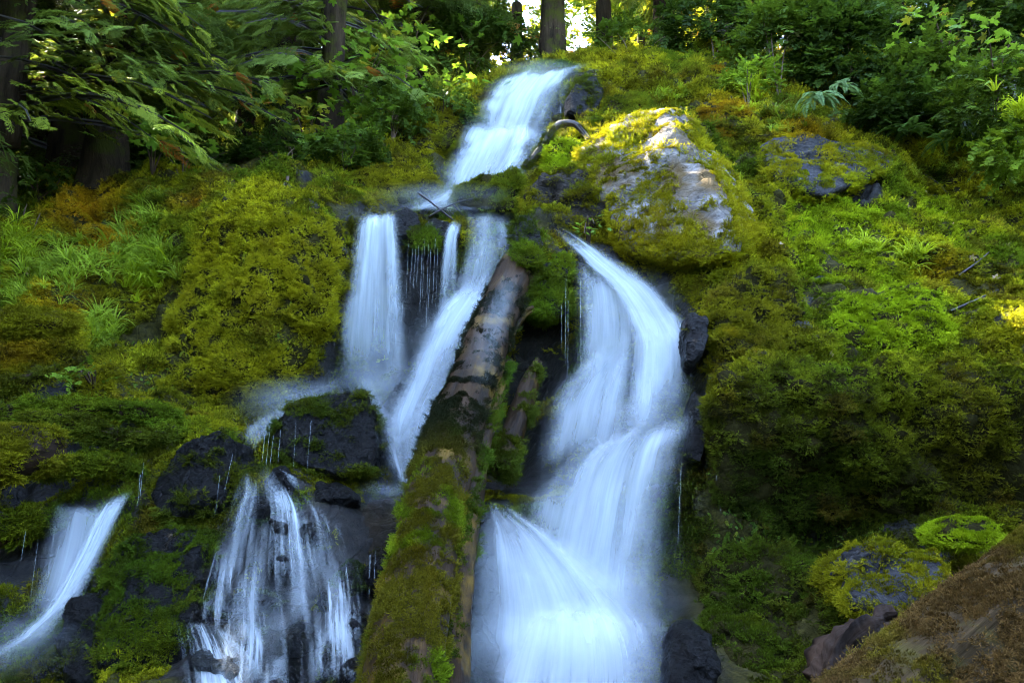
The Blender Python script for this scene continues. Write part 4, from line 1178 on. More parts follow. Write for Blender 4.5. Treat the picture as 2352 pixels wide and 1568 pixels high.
# ------------------------------------------------------------------ logs and branches
def tube(path, radii, seg=28, nlen=160, amp=.03, freq=5.0, seed=0, squash=1.0, ridges=0.0, cap=True):
    path = catmull(np.array([list(p) for p in path], float), nlen)
    rad = np.interp(np.linspace(0, 1, nlen), np.linspace(0, 1, len(radii)), radii)
    tan = np.gradient(path, axis=0); tan /= np.linalg.norm(tan, axis=1, keepdims=True)
    up = np.array([0, 0, 1.0])
    side = np.cross(tan, up); side /= np.maximum(np.linalg.norm(side, axis=1, keepdims=True), 1e-6)
    nor = np.cross(side, tan)
    th = np.linspace(0, 2 * math.pi, seg + 1)
    al = np.concatenate([[0], np.cumsum(np.linalg.norm(np.diff(path, axis=0), axis=1))])
    ring = side[:, None] * np.cos(th)[None, :, None] * squash + nor[:, None] * np.sin(th)[None, :, None]
    q = np.stack([np.broadcast_to(np.cos(th) * 1.0, (nlen, seg + 1)) * freq * .3 + seed, np.broadcast_to(np.sin(th), (nlen, seg + 1)) * freq * .3, np.broadcast_to(al[:, None], (nlen, seg + 1)) * freq * .35], -1)
    d = amp * fbm(q, 4, seed)
    if ridges:
        q2 = np.stack([np.broadcast_to(np.cos(th) * 4.5, (nlen, seg + 1)) + seed, np.broadcast_to(np.sin(th) * 4.5, (nlen, seg + 1)), np.broadcast_to(al[:, None] * 1.3, (nlen, seg + 1))], -1)
        d = d + ridges * (np.abs(vnoise(q2, seed + 5)) - .4)
    v = path[:, None] + ring * (rad[:, None, None] + d[..., None])
    f = grid_faces(nlen, seg + 1)
    uv = np.stack([np.broadcast_to(th[None, :] / 6.283 * 2 * math.pi * np.mean(rad), (nlen, seg + 1)), np.broadcast_to(al[:, None], (nlen, seg + 1))], -1).reshape(-1, 2)
    v = v.reshape(-1, 3)
    if cap:
        c0, c1 = len(v), len(v) + 1
        v = np.concatenate([v, path[:1], path[-1:]])
        uv = np.concatenate([uv, [[0, 0]], [[0, al[-1]]]])
        s1 = seg + 1
        e = [(c0, i + 1, i, i) for i in range(seg)]
        b = (nlen - 1) * s1
        e2 = [(c1, b + i, b + i + 1, b + i + 1) for i in range(seg)]
        tri = np.array([x[:3] for x in e] + [x[:3] for x in e2])
        f3 = np.concatenate([f[:, [0, 2, 1]], f[:, [0, 3, 2]], tri[:, ::-1]])
        return v, f3, uv
    return v, np.concatenate([f[:, [0, 2, 1]], f[:, [0, 3, 2]]]), uv

M_WOOD = mat_bark('wet_brown_wood', (.005, .003, .0015), (.045, .022, .007), 7, .5, .10, 1.0, .07, moss=(.10, .058, .006), mossamt=.57)
M_WOODD = mat_bark('dark_rotten_wood', (.008, .005, .003), (.04, .022, .012), 10, .7, .08, .9, .10)
M_GREY = mat_bark('grey_brown_log_wood', (.010, .0065, .003), (.075, .05, .024), 7, .95, .04, 1.0, .06, moss=(.07, .06, .014), mossamt=.58)
M_TWIG = mat_bark('black_twig_bark', (.012, .009, .007), (.04, .028, .02), 20, .6, .4, .5, .2)
M_BARK = mat_bark('conifer_bark', (.008, .006, .004), (.038, .026, .015), 10, .98, .03, 1.0, .12, moss=(.028, .03, .005), mossamt=.56)

# the big leaning log
LP = [P(912, 1660, 3.95), P(948, 1450, 4.55), P(976, 1300, 5.05), P(998, 1160, 5.6), P(1045, 1000, 6.35), P(1095, 860, 7.2), P(1132, 750, 7.95), P(1185, 625, 8.72), P(1205, 585, 9.0)]
e = thing('leaning_log', 'thick fallen log leaning down the middle of the falls, mossy below, bare above', 'log', LP[0])
lv, lf, luv = tube(LP, [.235, .23, .232, .235, .235, .245, .24, .22, .16], 48, 300, .02, 5, 3, 1.0, .025)
tk = link('trunk', mesh_np('trunk', lv - LP[0], lf, M_WOOD, uv=luv), e)
def along(p):
    a, b = LP[0], LP[-1]
    return ((p - a) @ (b - a)) / ((b - a) @ (b - a))
def log_mask(p, nn):
    t = along(p)
    clump = fbm(p * np.array([5, 5, 9]), 3, 121)
    low = sstep(.52, .34, t)
    mid = sstep(-.05, .12, clump) * sstep(.62, .42, t) * sstep(.15, .35, t)
    top = sstep(.12, .28, clump) * sstep(.98, .6, t) * .9
    side = sstep(.1, .5, nn[:, 0])
    sunk = sstep(-.6, -.4, fbm(p * 3.4, 3, 125) - .35 * sstep(.3, .6, nn[:, 0]))
    return np.clip(low * (.72 + .28 * sunk) + mid + top, 0, 1)
def log_col(p, rng):
    t = along(p)[:, None]
    a = np.array([.13, .115, .008]); b = np.array([.15, .22, .008]); c = np.array([.016, .022, .010])
    s = sstep(-.1, .4, fbm(p * 2.5, 3, 127) )[:, None]
    k = a * (1 - s) + b * s
    m = sstep(.30, .44, t)
    return np.clip((k * (1 - m) + c * m) * rng.uniform(.6, 1.4, (len(p), 1)), .003, .5)
o = grow_moss('moss', lv, lf, 3800, None, 601, use_bare=False, mask=log_mask, colourf=log_col, feather=.25, size=(.5, .85), wd=.02, kind='stuff')
o.parent = tk; o.location = -Vector(LP[0])
# long peeling slab on the log's right side
SP = [P(1035, 1660, 4.0), P(1045, 1500, 4.5), P(1062, 1300, 5.15), P(1082, 1150, 5.75), P(1105, 1020, 6.4), P(1140, 900, 7.1), P(1165, 830, 7.6)]
e = thing('split_log', 'narrow split log lying along the right side of the leaning log', 'log', SP[0])
sv, sf, suv = tube(SP, [.10, .095, .09, .10, .10, .085, .05], 24, 180, .025, 6, 9, .9, .03)
tk = link('trunk', mesh_np('trunk', sv - SP[0], sf, M_WOOD, uv=suv), e)
o = grow_moss('moss', sv, sf, 3200, None, 602, use_bare=False, mask=lambda p, nn: sstep(-.25, .05, fbm(p * 3.0, 3, 131) - .4 * (nn[:, 0] - .2)), colourf=tint(np.array([.06, .12, .01]), .85), feather=.6, size=(.5, .9), wd=.02, kind='stuff')
o.parent = tk; o.location = -Vector(SP[0])
for lab, pth, rad in [('short broken log leaning on the log head, lit along one edge', [P(1160,800,7.75),P(1195,730,8.2),P(1225,710,8.35)], [.06,.055,.03]),
                      ('pale splintered limb beside the head of the leaning log', [P(1165,720,8.1),P(1195,670,8.4),P(1245,600,8.7)], [.06,.06,.035]),
                      ('thin mossy timber sloping down beside the dark hollow', [P(1150,1080,6.9),P(1190,960,7.5),P(1215,880,7.9),P(1235,830,8.15)], [.13,.12,.11,.05])]:
    e = thing('broken_limb', lab, 'log', pth[0])
    v, f, uv = tube(pth, rad, 18, 70, .02, 7, len(lab), .9, .02)
    tk = link('trunk', mesh_np('trunk', v - pth[0], f, M_WOOD, uv=uv), e)
    o = grow_moss('moss', v, f, 3000 if 'mossy' in lab else 900, None, 603 + len(lab), use_bare=False, mask=patchy(141, -.3, .1) , colourf=tint(np.array([.06, .10, .01]), .85), feather=.8, size=(.6, 1.1), wd=.02, kind='stuff')
    o.parent = tk; o.location = -Vector(pth[0])
# foreground log at lower right
FP = [P(1985, 1800, 2.75), P(2140, 1655, 2.95), P(2360, 1465, 3.2), P(2580, 1275, 3.5), P(2810, 1080, 3.8)]
e = thing('foreground_log', 'big brown mossy log crossing the lower right corner', 'log', FP[0])
fv, ff, fuv = tube(FP, [.30, .31, .32, .34, .36], 96, 300, .008, 4, 5, 1.0, .035)
tk = link('trunk', mesh_np('trunk', fv - FP[0], ff, M_GREY, uv=fuv), e)
def fg_mask(p, nn):
    return np.maximum(sstep(-.12, .12, fbm(p * 2.6, 4, 151) + 1.1 * (nn[:, 2] + .12)), .92 * sstep(.1, .35, nn[:, 2] + .5 * fbm(p * 2.2, 3, 155)))
def fg_col(p, rng):
    s = sstep(.05, .45, fbm(p * 2.2, 3, 153))[:, None]
    k = np.array([.150, .088, .028]) * (1 - s) + np.array([.16, .13, .012]) * s
    return np.clip(k * rng.uniform(.5, 1.5, (len(p), 1)), .003, .5)
o = grow_moss('moss', fv, ff, 5200, None, 610, use_bare=False, mask=fg_mask, colourf=fg_col, feather=.5, size=(.45, .8), wd=.02, kind='stuff')
o.parent = tk; o.location = -Vector(FP[0])
# rotten root wood behind it
RP = [P(1895, 1580, 3.5), P(1925, 1510, 3.6), P(1985, 1455, 3.7), P(2060, 1420, 3.8)]
e = thing('rotten_root', 'crumbling dark red-brown rotten root above the lower right log', 'root', RP[0])
v, f, uv = tube(RP, [.07, .085, .075, .05], 26, 90, .05, 14, 21, 1.0, .05)
tk = link('wood', mesh_np('wood', v - RP[0], f, M_WOODD, uv=uv), e)
for i, (lab, pth, rad, mm) in enumerate([
  ('short mossy log jutting in from the left edge', [P(-120,752,7.25),P(0,745,7.35),P(90,738,7.45),P(168,742,7.6)], [.13,.125,.12,.09], OLIVE),
  ('thin mossy branch under the upper left log', [P(-60,905,6.9),P(60,872,7.05),P(130,842,7.2)], [.05,.05,.03], DARK),
  ('long shaggy mossy branch running right from the left edge', [P(-90,975,6.7),P(60,945,6.85),P(200,935,7.0),P(300,940,7.15),P(395,950,7.3)], [.075,.08,.075,.06,.03], GREEN),
  ('drooping mossy branch above the lower left hollow', [P(60,960,6.6),P(190,975,6.7),P(280,1000,6.75),P(380,1000,6.9)], [.06,.06,.05,.03], DARK),
  ('fat mossy log end at the left edge over the hollow', [P(-160,1075,5.9),P(-30,1050,6.05),P(60,1035,6.25),P(135,1030,6.5)], [.22,.23,.21,.14], OLIVE),
  ('thin mossy root across the top of the left hollow', [P(100,1085,6.5),P(190,1062,6.6),P(270,1065,6.65),P(330,1090,6.7)], [.06,.075,.07,.03], GREEN*.7),
  ('mossy log end inside the left hollow', [P(-80,1260,6.2),P(20,1215,6.25),P(90,1190,6.35),P(135,1200,6.45)], [.13,.13,.10,.05], GREEN*.6),
  ]):
    e = thing('mossy_branch' if mm is not None else 'wet_root', lab, 'log' if 'log' in lab else 'branch', pth[0])
    v, f, uv = tube(pth, rad, 22, 90, .03, 6, 30 + i, 1.0, .03)
    tk = link('wood', mesh_np('wood', v - pth[0], f, M_WOODD, uv=uv), e)
    if mm is not None:
        o = grow_moss('moss', v, f, 2600, None, 620 + i, use_bare=False, mask=lambda p, nn: sstep(-.55, -.2, fbm(p * 3, 3, 161) + .4 * nn[:, 2]), colourf=tint(mm, .7), feather=.9, size=(.8, 1.4), wd=.02, kind='stuff')
        o.parent = tk; o.location = -Vector(pth[0])
# arched branch by the upper fall
AP = [P(1205,384,10.9),P(1240,345,10.95),P(1268,300,11.0),P(1290,285,11.05),P(1320,286,11.05),P(1342,305,11.0),P(1350,320,10.95)]
e = thing('arched_branch', 'bowed mossy branch arching beside the upper fall', 'branch', AP[0])
v, f, uv = tube(AP, [.05, .055, .055, .05, .045, .04, .03], 16, 90, .012, 8, 41)
tk = link('wood', mesh_np('wood', v - AP[0], f, M_TWIG, uv=uv), e)
o = grow_moss('moss', v, f, 2200, None, 641, use_bare=False, mask=lambda p, nn: sstep(-.2, .2, fbm(p * 4, 2, 171) + .5 * nn[:, 2]), colourf=tint(DARK, .8), size=(.4, .7), wd=.01, kind='stuff')
o.parent = tk; o.location = -Vector(AP[0])
# snagged twigs on the middle lip
for lab, segs in [('straight dead stick snagged on the middle lip', [([P(962,444,9.5),P(1000,472,9.5),P(1040,505,9.5)], [.012,.014,.012])]),
                  ('forked dead twig crossing the straight stick', [([P(985,498,9.45),P(1020,478,9.45),P(1055,463,9.45),P(1085,457,9.45)], [.012,.010,.008,.004]), ([P(1040,470,9.45),P(1052,482,9.45),P(1065,495,9.45)], [.005,.004,.003]), ([P(1015,480,9.45),P(1030,488,9.45),P(1040,505,9.45)], [.005,.004,.003])])]:
    e = thing('dead_twig', lab, 'twig', segs[0][0][0])
    for pth, rad in segs:
        v, f, uv = tube(pth, rad, 8, 30, .003, 8, 51)
        link('stick', mesh_np('stick', v - segs[0][0][0], f, M_TWIG, uv=uv), e)

# ------------------------------------------------------------------ plants: pieces
M_FOL = mat_leaf('foliage', None, None, rough=0.5, attr='INSTANCER', spec=0.06, tfac=0.42)
M_STEM = mat_bark('brown_stem', (.03, .018, .01), (.09, .055, .03), 20, .8, .2, .4, .2)

def leafpoly(base, d, side, l, w, droop=0.0):
    nrm = np.cross(d, side)
    return np.array([base, base + d * l * .45 + side * w / 2, base + d * l - nrm * droop, base + d * l * .45 - side * w / 2]), [(0, 1, 2, 3)]

def cedar_spray(seed, L=.42, pairs=15, wmax=.17):
    """flat drooping cedar spray along +X"""
    r = np.random.default_rng(seed); s = Soup()
    X_, Y_, Z_ = np.eye(3)
    def spine(t):
        return np.array([L * t, .02 * math.sin(3 * t + seed), -.10 * t * t])
    v, f = blade([spine(t) for t in (0, .35, .7, 1)], .008, Y_, .4); s.add(v, f)
    for i in range(pairs):
        t = .08 + .9 * i / pairs
        for sg in (-1, 1):
            b = spine(t + r.uniform(-.02, .02))
            l = wmax * (1 - .75 * t) * r.uniform(.75, 1.15) * (0.55 + .45 * min(1, t * 5))
            d = np.array([.75, sg * 1.0, -.28 + r.normal(0, .15)]); d /= np.linalg.norm(d)
            sd = np.cross(Z_, d); sd /= np.linalg.norm(sd)
            s.add(*leafpoly(b, d, sd, l, l * .13 + .004, .015))
            for q in (.35, .65):         # twiglets
                b2 = b + d * l * q
                for s2 in (-1, 1):
                    d2 = d * .8 + sd * s2 * .65; d2 /= np.linalg.norm(d2)
                    s.add(*leafpoly(b2, d2, np.cross(Z_, d2), l * .40 * (1.1 - q * .5), l * .075 + .003, .01))
    return s.mesh('cedar_spray', M_FOL)

def hemlock_spray(seed, L=.55):
    """conifer branchlet: needles both sides, side twigs, along +X"""
    r = np.random.default_rng(seed); s = Soup()
    Y_ = np.array([0, 1.0, 0]); Z_ = np.array([0, 0, 1.0])
    def twig(b, d, l, n_):
        d = d / np.linalg.norm(d); sd = np.cross(Z_, d); sd /= np.linalg.norm(sd)
        s.add(*leafpoly(b, d, sd, l, .012, .02))
        for i in range(n_):
            t = (i + .5) / n_
            for sg in (-1, 1):
                dd = d * .55 + sd * sg + Z_ * r.normal(0, .35); dd /= np.linalg.norm(dd)
                s.add(*leafpoly(b + d * l * t - Z_ * .08 * t * t, dd, np.cross(Z_, dd), .05 * r.uniform(.7, 1.2) * (1.15 - .5 * t), .018, 0))
    twig(np.zeros(3), np.array([1.0, 0, -.15]), L, 12)
    for i in range(5):
        t = .12 + .16 * i
        for sg in (-1, 1):
            twig(np.array([L * t, 0, -.03 * t]), np.array([.8, sg * .9, -.2 + r.normal(0, .1)]), L * .42 * (1 - .6 * t), 6)
    return s.mesh('conifer_spray', M_FOL)

def maple_leaf_np(size=1.0, seed=0, fold=.12):
    """palmate seven-lobed leaf in XY, stalk at origin, tip +X"""
    r = np.random.default_rng(seed)
    lobes = [(-150, .36), (-105, .62), (-55, .88), (0, 1.0), (55, .88), (105, .62), (150, .36)]
    pts = []
    for i, (a, l) in enumerate(lobes):
        a2 = math.radians(a); l2 = l * r.uniform(.9, 1.08)
        for da, k in ((-14, .74), (0, 1.0), (14, .74)):
            q = a2 + math.radians(da)
            pts.append((math.cos(q) * l2 * k, math.sin(q) * l2 * k))
        if i < 6:
            q = math.radians((a + lobes[i + 1][0]) / 2); k = .42 * (l + lobes[i + 1][1]) / 2 * 1.25
            pts.append((math.cos(q) * k, math.sin(q) * k))
    pts = np.array(pts)
    z = -fold * np.abs(pts[:, 1]) - .12 * pts[:, 0] ** 2 + .05 * np.cos(6 * np.arctan2(pts[:, 1], pts[:, 0]))
    v = np.concatenate([[[0, 0, 0.02]], np.column_stack([pts, z])]) * size * .5
    m = len(pts)
    f = np.array([(0, i, i + 1) for i in range(1, m)])
    return v, f

def twig_leaves(seed, n_=7, L=.22, lw=.05):
    """arching twig with simple oval toothed leaflets along +X"""
    r = np.random.default_rng(seed); s = Soup()
    Z_ = np.array([0, 0, 1.0])
    def sp(t):
        return np.array([L * t, .03 * math.sin(4 * t + seed), .05 * t - .10 * t * t])
    v, f = blade([sp(t) for t in (0, .33, .66, 1)], .004, np.array([0, 1.0, 0]), .5); s.add(v, f)
    for i in range(n_):
        t = .15 + .85 * i / (n_ - 1)
        for sg in ((-1, 1) if i < n_ - 1 else (0,)):
            d = np.array([.6 if sg else 1.0, sg * 1.0, r.normal(0, .3)]); d /= np.linalg.norm(d)
            sd = np.cross(Z_, d); sd /= np.linalg.norm(sd); sd = sd + Z_ * r.normal(0, .3)
            l = lw * r.uniform(.8, 1.4)
            b = sp(t)
            s.add(np.array([b, b + d * l * .3 + sd * l * .3, b + d * l * .7 + sd * l * .24, b + d * l - Z_ * .01]), [(0, 1, 2, 3)])
            s.add(np.array([b, b + d * l - Z_ * .01, b + d * l * .7 - sd * l * .24, b + d * l * .3 - sd * l * .3]), [(0, 1, 2, 3)])
    return s.mesh('leafy_twig', M_FOL)

def fern_frond_np(seed, L=.55, pairs=18, arch=.35, w=.11):
    r = np.random.default_rng(seed); s = Soup()
    def sp(t):
        return np.array([L * (t - .15 * t * t), 0.02 * math.sin(seed + 3 * t), L * (arch * t * 1.6 - (arch + .45) * t * t)])
    Y_ = np.array([0, 1.0, 0])
    v, f = blade([sp(t) for t in np.linspace(0, 1, 7)], .007, Y_, .3); s.add(v, f)
    for i in range(pairs):
        t = .1 + .88 * i / pairs
        b = sp(t); tg = sp(t + .02) - b; tg /= np.linalg.norm(tg)
        l = w * math.sin(math.pi * min(1, .18 + .82 * t) ** .9) ** .7 * (1.1 - .5 * t) + .012
        for sg in (-1, 1):
            d = Y_ * sg + tg * .35 + np.array([0, 0, -.2 + r.normal(0, .08)]); d /= np.linalg.norm(d)
            s.add(*leafpoly(b, d, tg, l, L / pairs * .95, .01))
    return s

def grass_tuft(seed, n_=14, L=(.14, .34), w=.013, lean=.5):
    r = np.random.default_rng(seed); s = Soup()
    for i in range(n_):
        a = r.uniform(0, 6.283); l = r.uniform(*L)
        p = np.array([math.cos(a), math.sin(a), 0]) * r.uniform(0, .035)
        d = np.array([math.cos(a) * lean * r.uniform(.3, 1.2), math.sin(a) * lean * r.uniform(.3, 1.2), 1.0]); d /= np.linalg.norm(d)
        side = np.cross(d, np.array([0, 0, 1.0])); side /= (np.linalg.norm(side) + 1e-9)
        pts = [p.copy()]
        for k in range(5):
            p = p + d * l / 5; pts.append(p.copy())
            d = d + np.array([d[0] * .3, d[1] * .3, -.32 * r.uniform(.6, 1.4)]); d /= np.linalg.norm(d)
        v, f = blade(pts, w * r.uniform(.7, 1.3), side, .1); s.add(v, f)
    return s.mesh('grass_tuft', M_FOL)

CEDAR = variant_collection('cedar_sprays', [cedar_spray(1), cedar_spray(2, .5, 12), cedar_spray(3, .34, 9, .13)])
HEML = variant_collection('conifer_sprays', [hemlock_spray(1), hemlock_spray(2, .7), hemlock_spray(3, .45)])
TWIG = variant_collection('leafy_twigs', [twig_leaves(1), twig_leaves(2, 6, .18, .06), twig_leaves(3, 9, .28, .05), twig_leaves(4, 5, .14, .045)])
GRASS = variant_collection('grass_tufts', [grass_tuft(1), grass_tuft(2, 16, (.1, .26)), grass_tuft(3, 10, (.22, .42), .015, .7), grass_tuft(4, 18, (.08, .18))])
def mleaf(seed, size):
    v, f = maple_leaf_np(size, seed)
    return mesh_np('maple_leaf', v, f, M_FOL)
MAPLE = variant_collection('maple_leaves', [mleaf(1, .2), mleaf(2, .24), mleaf(3, .17)])

def basis_euler(x, z):
    x = x / np.linalg.norm(x, axis=1, keepdims=True)
    y = np.cross(z, x); y /= np.maximum(np.linalg.norm(y, axis=1, keepdims=True), 1e-9)
    z = np.cross(x, y)
    return np.stack([np.arctan2(y[:, 2], z[:, 2]), -np.arcsin(np.clip(x[:, 2], -1, 1)), np.arctan2(x[:, 1], x[:, 0])], 1)

# gaps in the canopy through which the sun reaches a few spots
SUNSPOTS = [(P(1570, 330, 9.4), .34), (P(1620, 420, 9.0), .26), (P(1550, 290, 9.7), .25), (P(1640, 500, 8.7), .2), (P(1440, 330, 9.9), .12),
            (P(70, 115, 9.4), .16, .4), (P(20, 215, 9.2), .16, .4), (P(190, 125, 9.6), .14, .4), (P(330, 60, 10.2), .12, .4)]
def sun_clear(p, pad=.3):
    ok = np.ones(len(p), bool)
    for q, r, *kk in SUNSPOTS:
        pd = pad * (kk[0] if kk else 1.0)
        d = p - q
        t = d @ SUN
        perp = np.linalg.norm(d - t[:, None] * SUN, axis=1)
        ok &= ~((t > .8) & (perp < r + pd + .02 * t))
    return ok

def in_view(p, m=400):
    u, v, fw = project(p)
    return (fw > .2) & (u > -m) & (u < W + m) & (v > -m) & (v < H + m)

def conifer(name, label, base, height, r, crown0, seed, spray, col, n_branch=90, Lb=(1.2, 3.4), per=16, size=1.0, droop=.35, group=None, lean=(0, 0), clear=True, proto_cols=None, trunk_top=None, face=None):
    rg = np.random.default_rng(seed)
    base = np.array(base, float)
    e = thing(name, label, 'tree', base, group)
    top = np.array([lean[0], lean[1], height])
    tp = [np.zeros(3), top * .1 + rg.normal(0, .03, 3), top * .4, top * .75, top]
    v, f, uv = tube(tp, [r * 1.5, r * 1.05, r * .8, r * .45, .03], 20, 60, r * .10, 3, seed, 1.0, r * .14)
    link('trunk', mesh_np('trunk', v, f, M_BARK, uv=uv), e)
    S_p, S_x, S_z = [], [], []
    bs = Soup()
    for i in range(n_branch):
        t = crown0 + (1 - crown0) * rg.uniform(0, 1) ** 1.15
        hfrac = (t - crown0) / (1 - crown0)
        l = rg.uniform(*Lb) * (1 - .8 * hfrac) + .25
        a = rg.uniform(0, 6.283)
        if face is not None and rg.uniform() < .75:
            a = rg.normal(face, .9)
        o = top * t
        d0 = np.array([math.cos(a), math.sin(a), .25 - .2 * rg.uniform()])
        pts = []
        m = max(3, int(per * (.4 + l / Lb[1])))
        tt = np.linspace(0, 1, 6)
        crv = o + d0 * l * tt[:, None] + np.array([0, 0, -droop * l]) * (tt ** 2)[:, None]
        sd = np.array([-math.sin(a), math.cos(a), 0])
        w = .012 + .012 * l
        if clear and not sun_clear(crv + base, .1).all():
            continue
        bv, bf = blade(crv, w * 2, sd, .15); bs.add(bv, bf)
        bv, bf = blade(crv, w * 2, np.array([0, 0, 1.0]), .15); bs.add(bv, bf)
        for k in range(m):
            q = rg.uniform(.12, 1.0)
            p = o + d0 * l * q + np.array([0, 0, -droop * l * q * q]) + sd * rg.normal(0, .10 * l * q ** .5) + np.array([0, 0, rg.normal(-.03, .05)])
            x = d0 * .8 + sd * rg.normal(0, .75) + np.array([0, 0, -.25 - droop * q + rg.normal(0, .2)])
            S_p.append(p); S_x.append(x)
    S_p = np.array(S_p); S_x = np.array(S_x)
    br_ = link('branches', bs.mesh('branches', M_TWIG), e, kind='stuff')
    wp_ = S_p + base
    ok = sun_clear(wp_, .45 * size) if clear else np.ones(len(wp_), bool)
    S_p, S_x, wp_ = S_p[ok], S_x[ok], wp_[ok]
    m = len(S_p)
    z = np.array([0, 0, 1.0]) + rg.normal(0, .35, (m, 3))
    c = np.array(col) * (1 + .35 * fbm(wp_ * 1.4, 2, seed))[:, None] * rg.uniform(.7, 1.3, (m, 1))
    brown = (rg.uniform(size=m) < .02)[:, None]
    c = np.where(brown, np.array([.25, .10, .02]), c)
    scatter('crown', S_p, basis_euler(S_x, z), rg.uniform(.75, 1.3, m) * size, np.clip(c, .004, .5), rg.integers(0, 3, m), spray, e, kind='stuff')
    return e
CED = (.105, .15, .024); HEM = (.055, .085, .018); SUNNY = (.10, .15, .02)

def copy_tree(root, loc, label, scale=1.0, rz=0.0):
    c = root.copy(); COL.objects.link(c); c.location = loc; c.rotation_euler[2] = rz; c.scale = (scale,) * 3
    c['label'] = label
    for ch_ in [o for o in bpy.data.objects if o.parent is root]:
        k = ch_.copy(); COL.objects.link(k); k.parent = c
    return c

def floor_z(x, y):
    h = TB.ray_cast(Vector((x, y, 40)), Vector((0, 0, -1)))
    return h[0].z if h[0] is not None else 8.0 + .5 * max(0, y - 13.5) ** .8 * .35 - 1.0

# the cedar on the left whose boughs hang over the bank
g = hit(232, 428)[0]
conifer('cedar_tree', 'dark cedar trunk at left whose drooping boughs cover the upper left', (g.x, g.y + .1, g.z - .2), 15, .30, .12, 801, CEDAR, CED, 150, (1.8, 3.4), 26, .9, .36, lean=(-.4, .5), face=-1.2)
conifer('cedar_tree', 'cedar half out of frame at the far left with sunlit tips', (-7.6, 10.2, floor_z(-7.6, 10.2) - .2), 14, .26, .12, 802, CEDAR, (.16, .20, .02), 130, (1.8, 3.8), 24, .95, .45, face=-.5)
conifer('cedar_tree', 'slender cedar behind the left maple leaves, boughs reaching right', (-3.6, 13.5, floor_z(-3.6, 13.5) - .3), 17, .24, .08, 803, CEDAR, CED, 130, (1.6, 3.4), 24, 1.0, .5)
# trunks standing at the brow
for i, (u, v, y, r, h, lab, kind) in enumerate([
   (1270, 142, 17.2, .27, 26, 'stout mossy trunk standing right behind the upper fall crest', 1),
   (1188, 150, 19.0, .14, 24, 'slim dark trunk just left of the stout one behind the crest', 1),
   (645, 330, 15.6, .34, 27, 'wide pale-barked trunk rising at top left of centre', 0),
   (560, 330, 18.0, .22, 26, 'straight trunk beside the wide pale-barked one', 0),
   (800, 280, 19.5, .24, 27, 'dim trunk behind the green maple boughs', 1),
   (960, 230, 18.2, .16, 22, 'young conifer left of the sky gap', 1),
   (1105, 180, 21.5, .2, 25, 'far conifer under the bright sky gap', 1),
   (1390, 150, 18.6, .2, 24, 'conifer with drooping yellow tips right of the stout trunk', 1),
   (1530, 120, 18.2, .26, 25, 'dark conifer above the skyline outcrop', 1),
   (1680, 120, 17.8, .26, 26, 'dark conifer over the rusty hump', 0),
   (1830, 120, 16.8, .3, 26, 'shadowed conifer at the head of the right bank', 1),
   (2060, 120, 16.6, .3, 26, 'big shadowed conifer at upper right', 0),
   (2330, 120, 15.8, .3, 26, 'conifer at the top right corner', 1),
   (330, 350, 17.5, .3, 27, 'conifer deep behind the left cedar', 0),
   (100, 350, 16.8, .3, 27, 'conifer behind the boughs at the upper left', 1),
   (-250, 350, 17.0, .3, 27, 'conifer beyond the left edge', 0),
   (-600, 350, 16.5, .3, 27, 'conifer well beyond the left edge', 1)]):
    p = P(u, v, y)
    conifer('conifer_tree', lab, (p[0], p[1], floor_z(p[0], p[1]) - .4 if y < 17 else p[2] - .3), h, r, (.24 if i in (0, 1, 6, 7) else .10), 820 + i, CEDAR if kind == 0 else HEML, HEM if kind else CED, 150, (1.4, 3.8), 17, 1.55, .4, group='conifers on the brow of the hill')
# tall trees added on the left slope, mostly unseen, to stop the sun
side = None
for i, (x, y, z, lab) in enumerate([(-10.5, 8.5, 4.6, 'added shading conifer just beyond the left edge'), (-13.5, 6.0, 2.2, 'added shading conifer down the left slope'), (-12.0, 11.5, 7.2, 'added shading conifer up the left slope'), (-16.0, 9.0, 5.0, 'added shading conifer far out on the left slope'),
     (-15.0, 13.5, 8.8, 'added shading conifer high on the left slope'), (-18.5, 5.5, 1.8, 'added shading conifer low on the far left slope'), (-11.5, 15.0, 9.2, 'added shading conifer on the brow beyond the left edge'), (-19.0, 11.5, 7.0, 'outermost added shading conifer on the left slope'), (-8.7, 13.4, 6.6, 'added shading conifer between the left cedars'), (-9.0, 5.0, 1.2, 'added shading conifer at the foot of the left slope'), (-12.5, 2.5, -.4, 'added shading conifer on the flat left of the stream'), (-17.0, 1.5, -.5, 'added shading conifer on the flat far left of the stream')]):
    conifer('conifer_tree', lab, (x, y, z - .5), 19 + 3 * (i % 3), .3, .05, 870 + i, HEML, HEM, 130, (2.0, 4.2), 18, 2.0, .4, group='shading conifers added on the left slope')
# sunlit maples farther back
proto = []
for k in range(3):
    proto.append(conifer('forest_tree', 'sunlit tree', (0, 300, 0), 11.5, .16, .04, 860 + k, (MAPLE, HEML, MAPLE)[k], [(.15, .17, .010), (.11, .14, .014), (.19, .18, .008)][k], 190, (1.5, 3.6), 34, (1.3, 1.4, 1.4)[k], .15, group='sunlit forest behind the brow', clear=False))
rgf = random.Random(5)
far_labels = 'far sunlit tree seen through the gaps behind the brow'
k = 0
for row, y in enumerate((25.0, 32.0, 40.0)):
    for j in range(11):
        x = (j - 5) * (4.2 + row * .9) + rgf.uniform(-1.2, 1.2)
        if row < 2 and abs(x + .75) < 1.3:
            continue
        loc = (x, y + rgf.uniform(-1.5, 1.5), 9.0 + .15 * (y - 20))
        if k < 3:
            o = proto[k]; o.location = loc; o['label'] = far_labels
        else:
            copy_tree(proto[rgf.randrange(3)], loc, far_labels, rgf.uniform(.8, 1.2), rgf.uniform(0, 6.28))
        k += 1
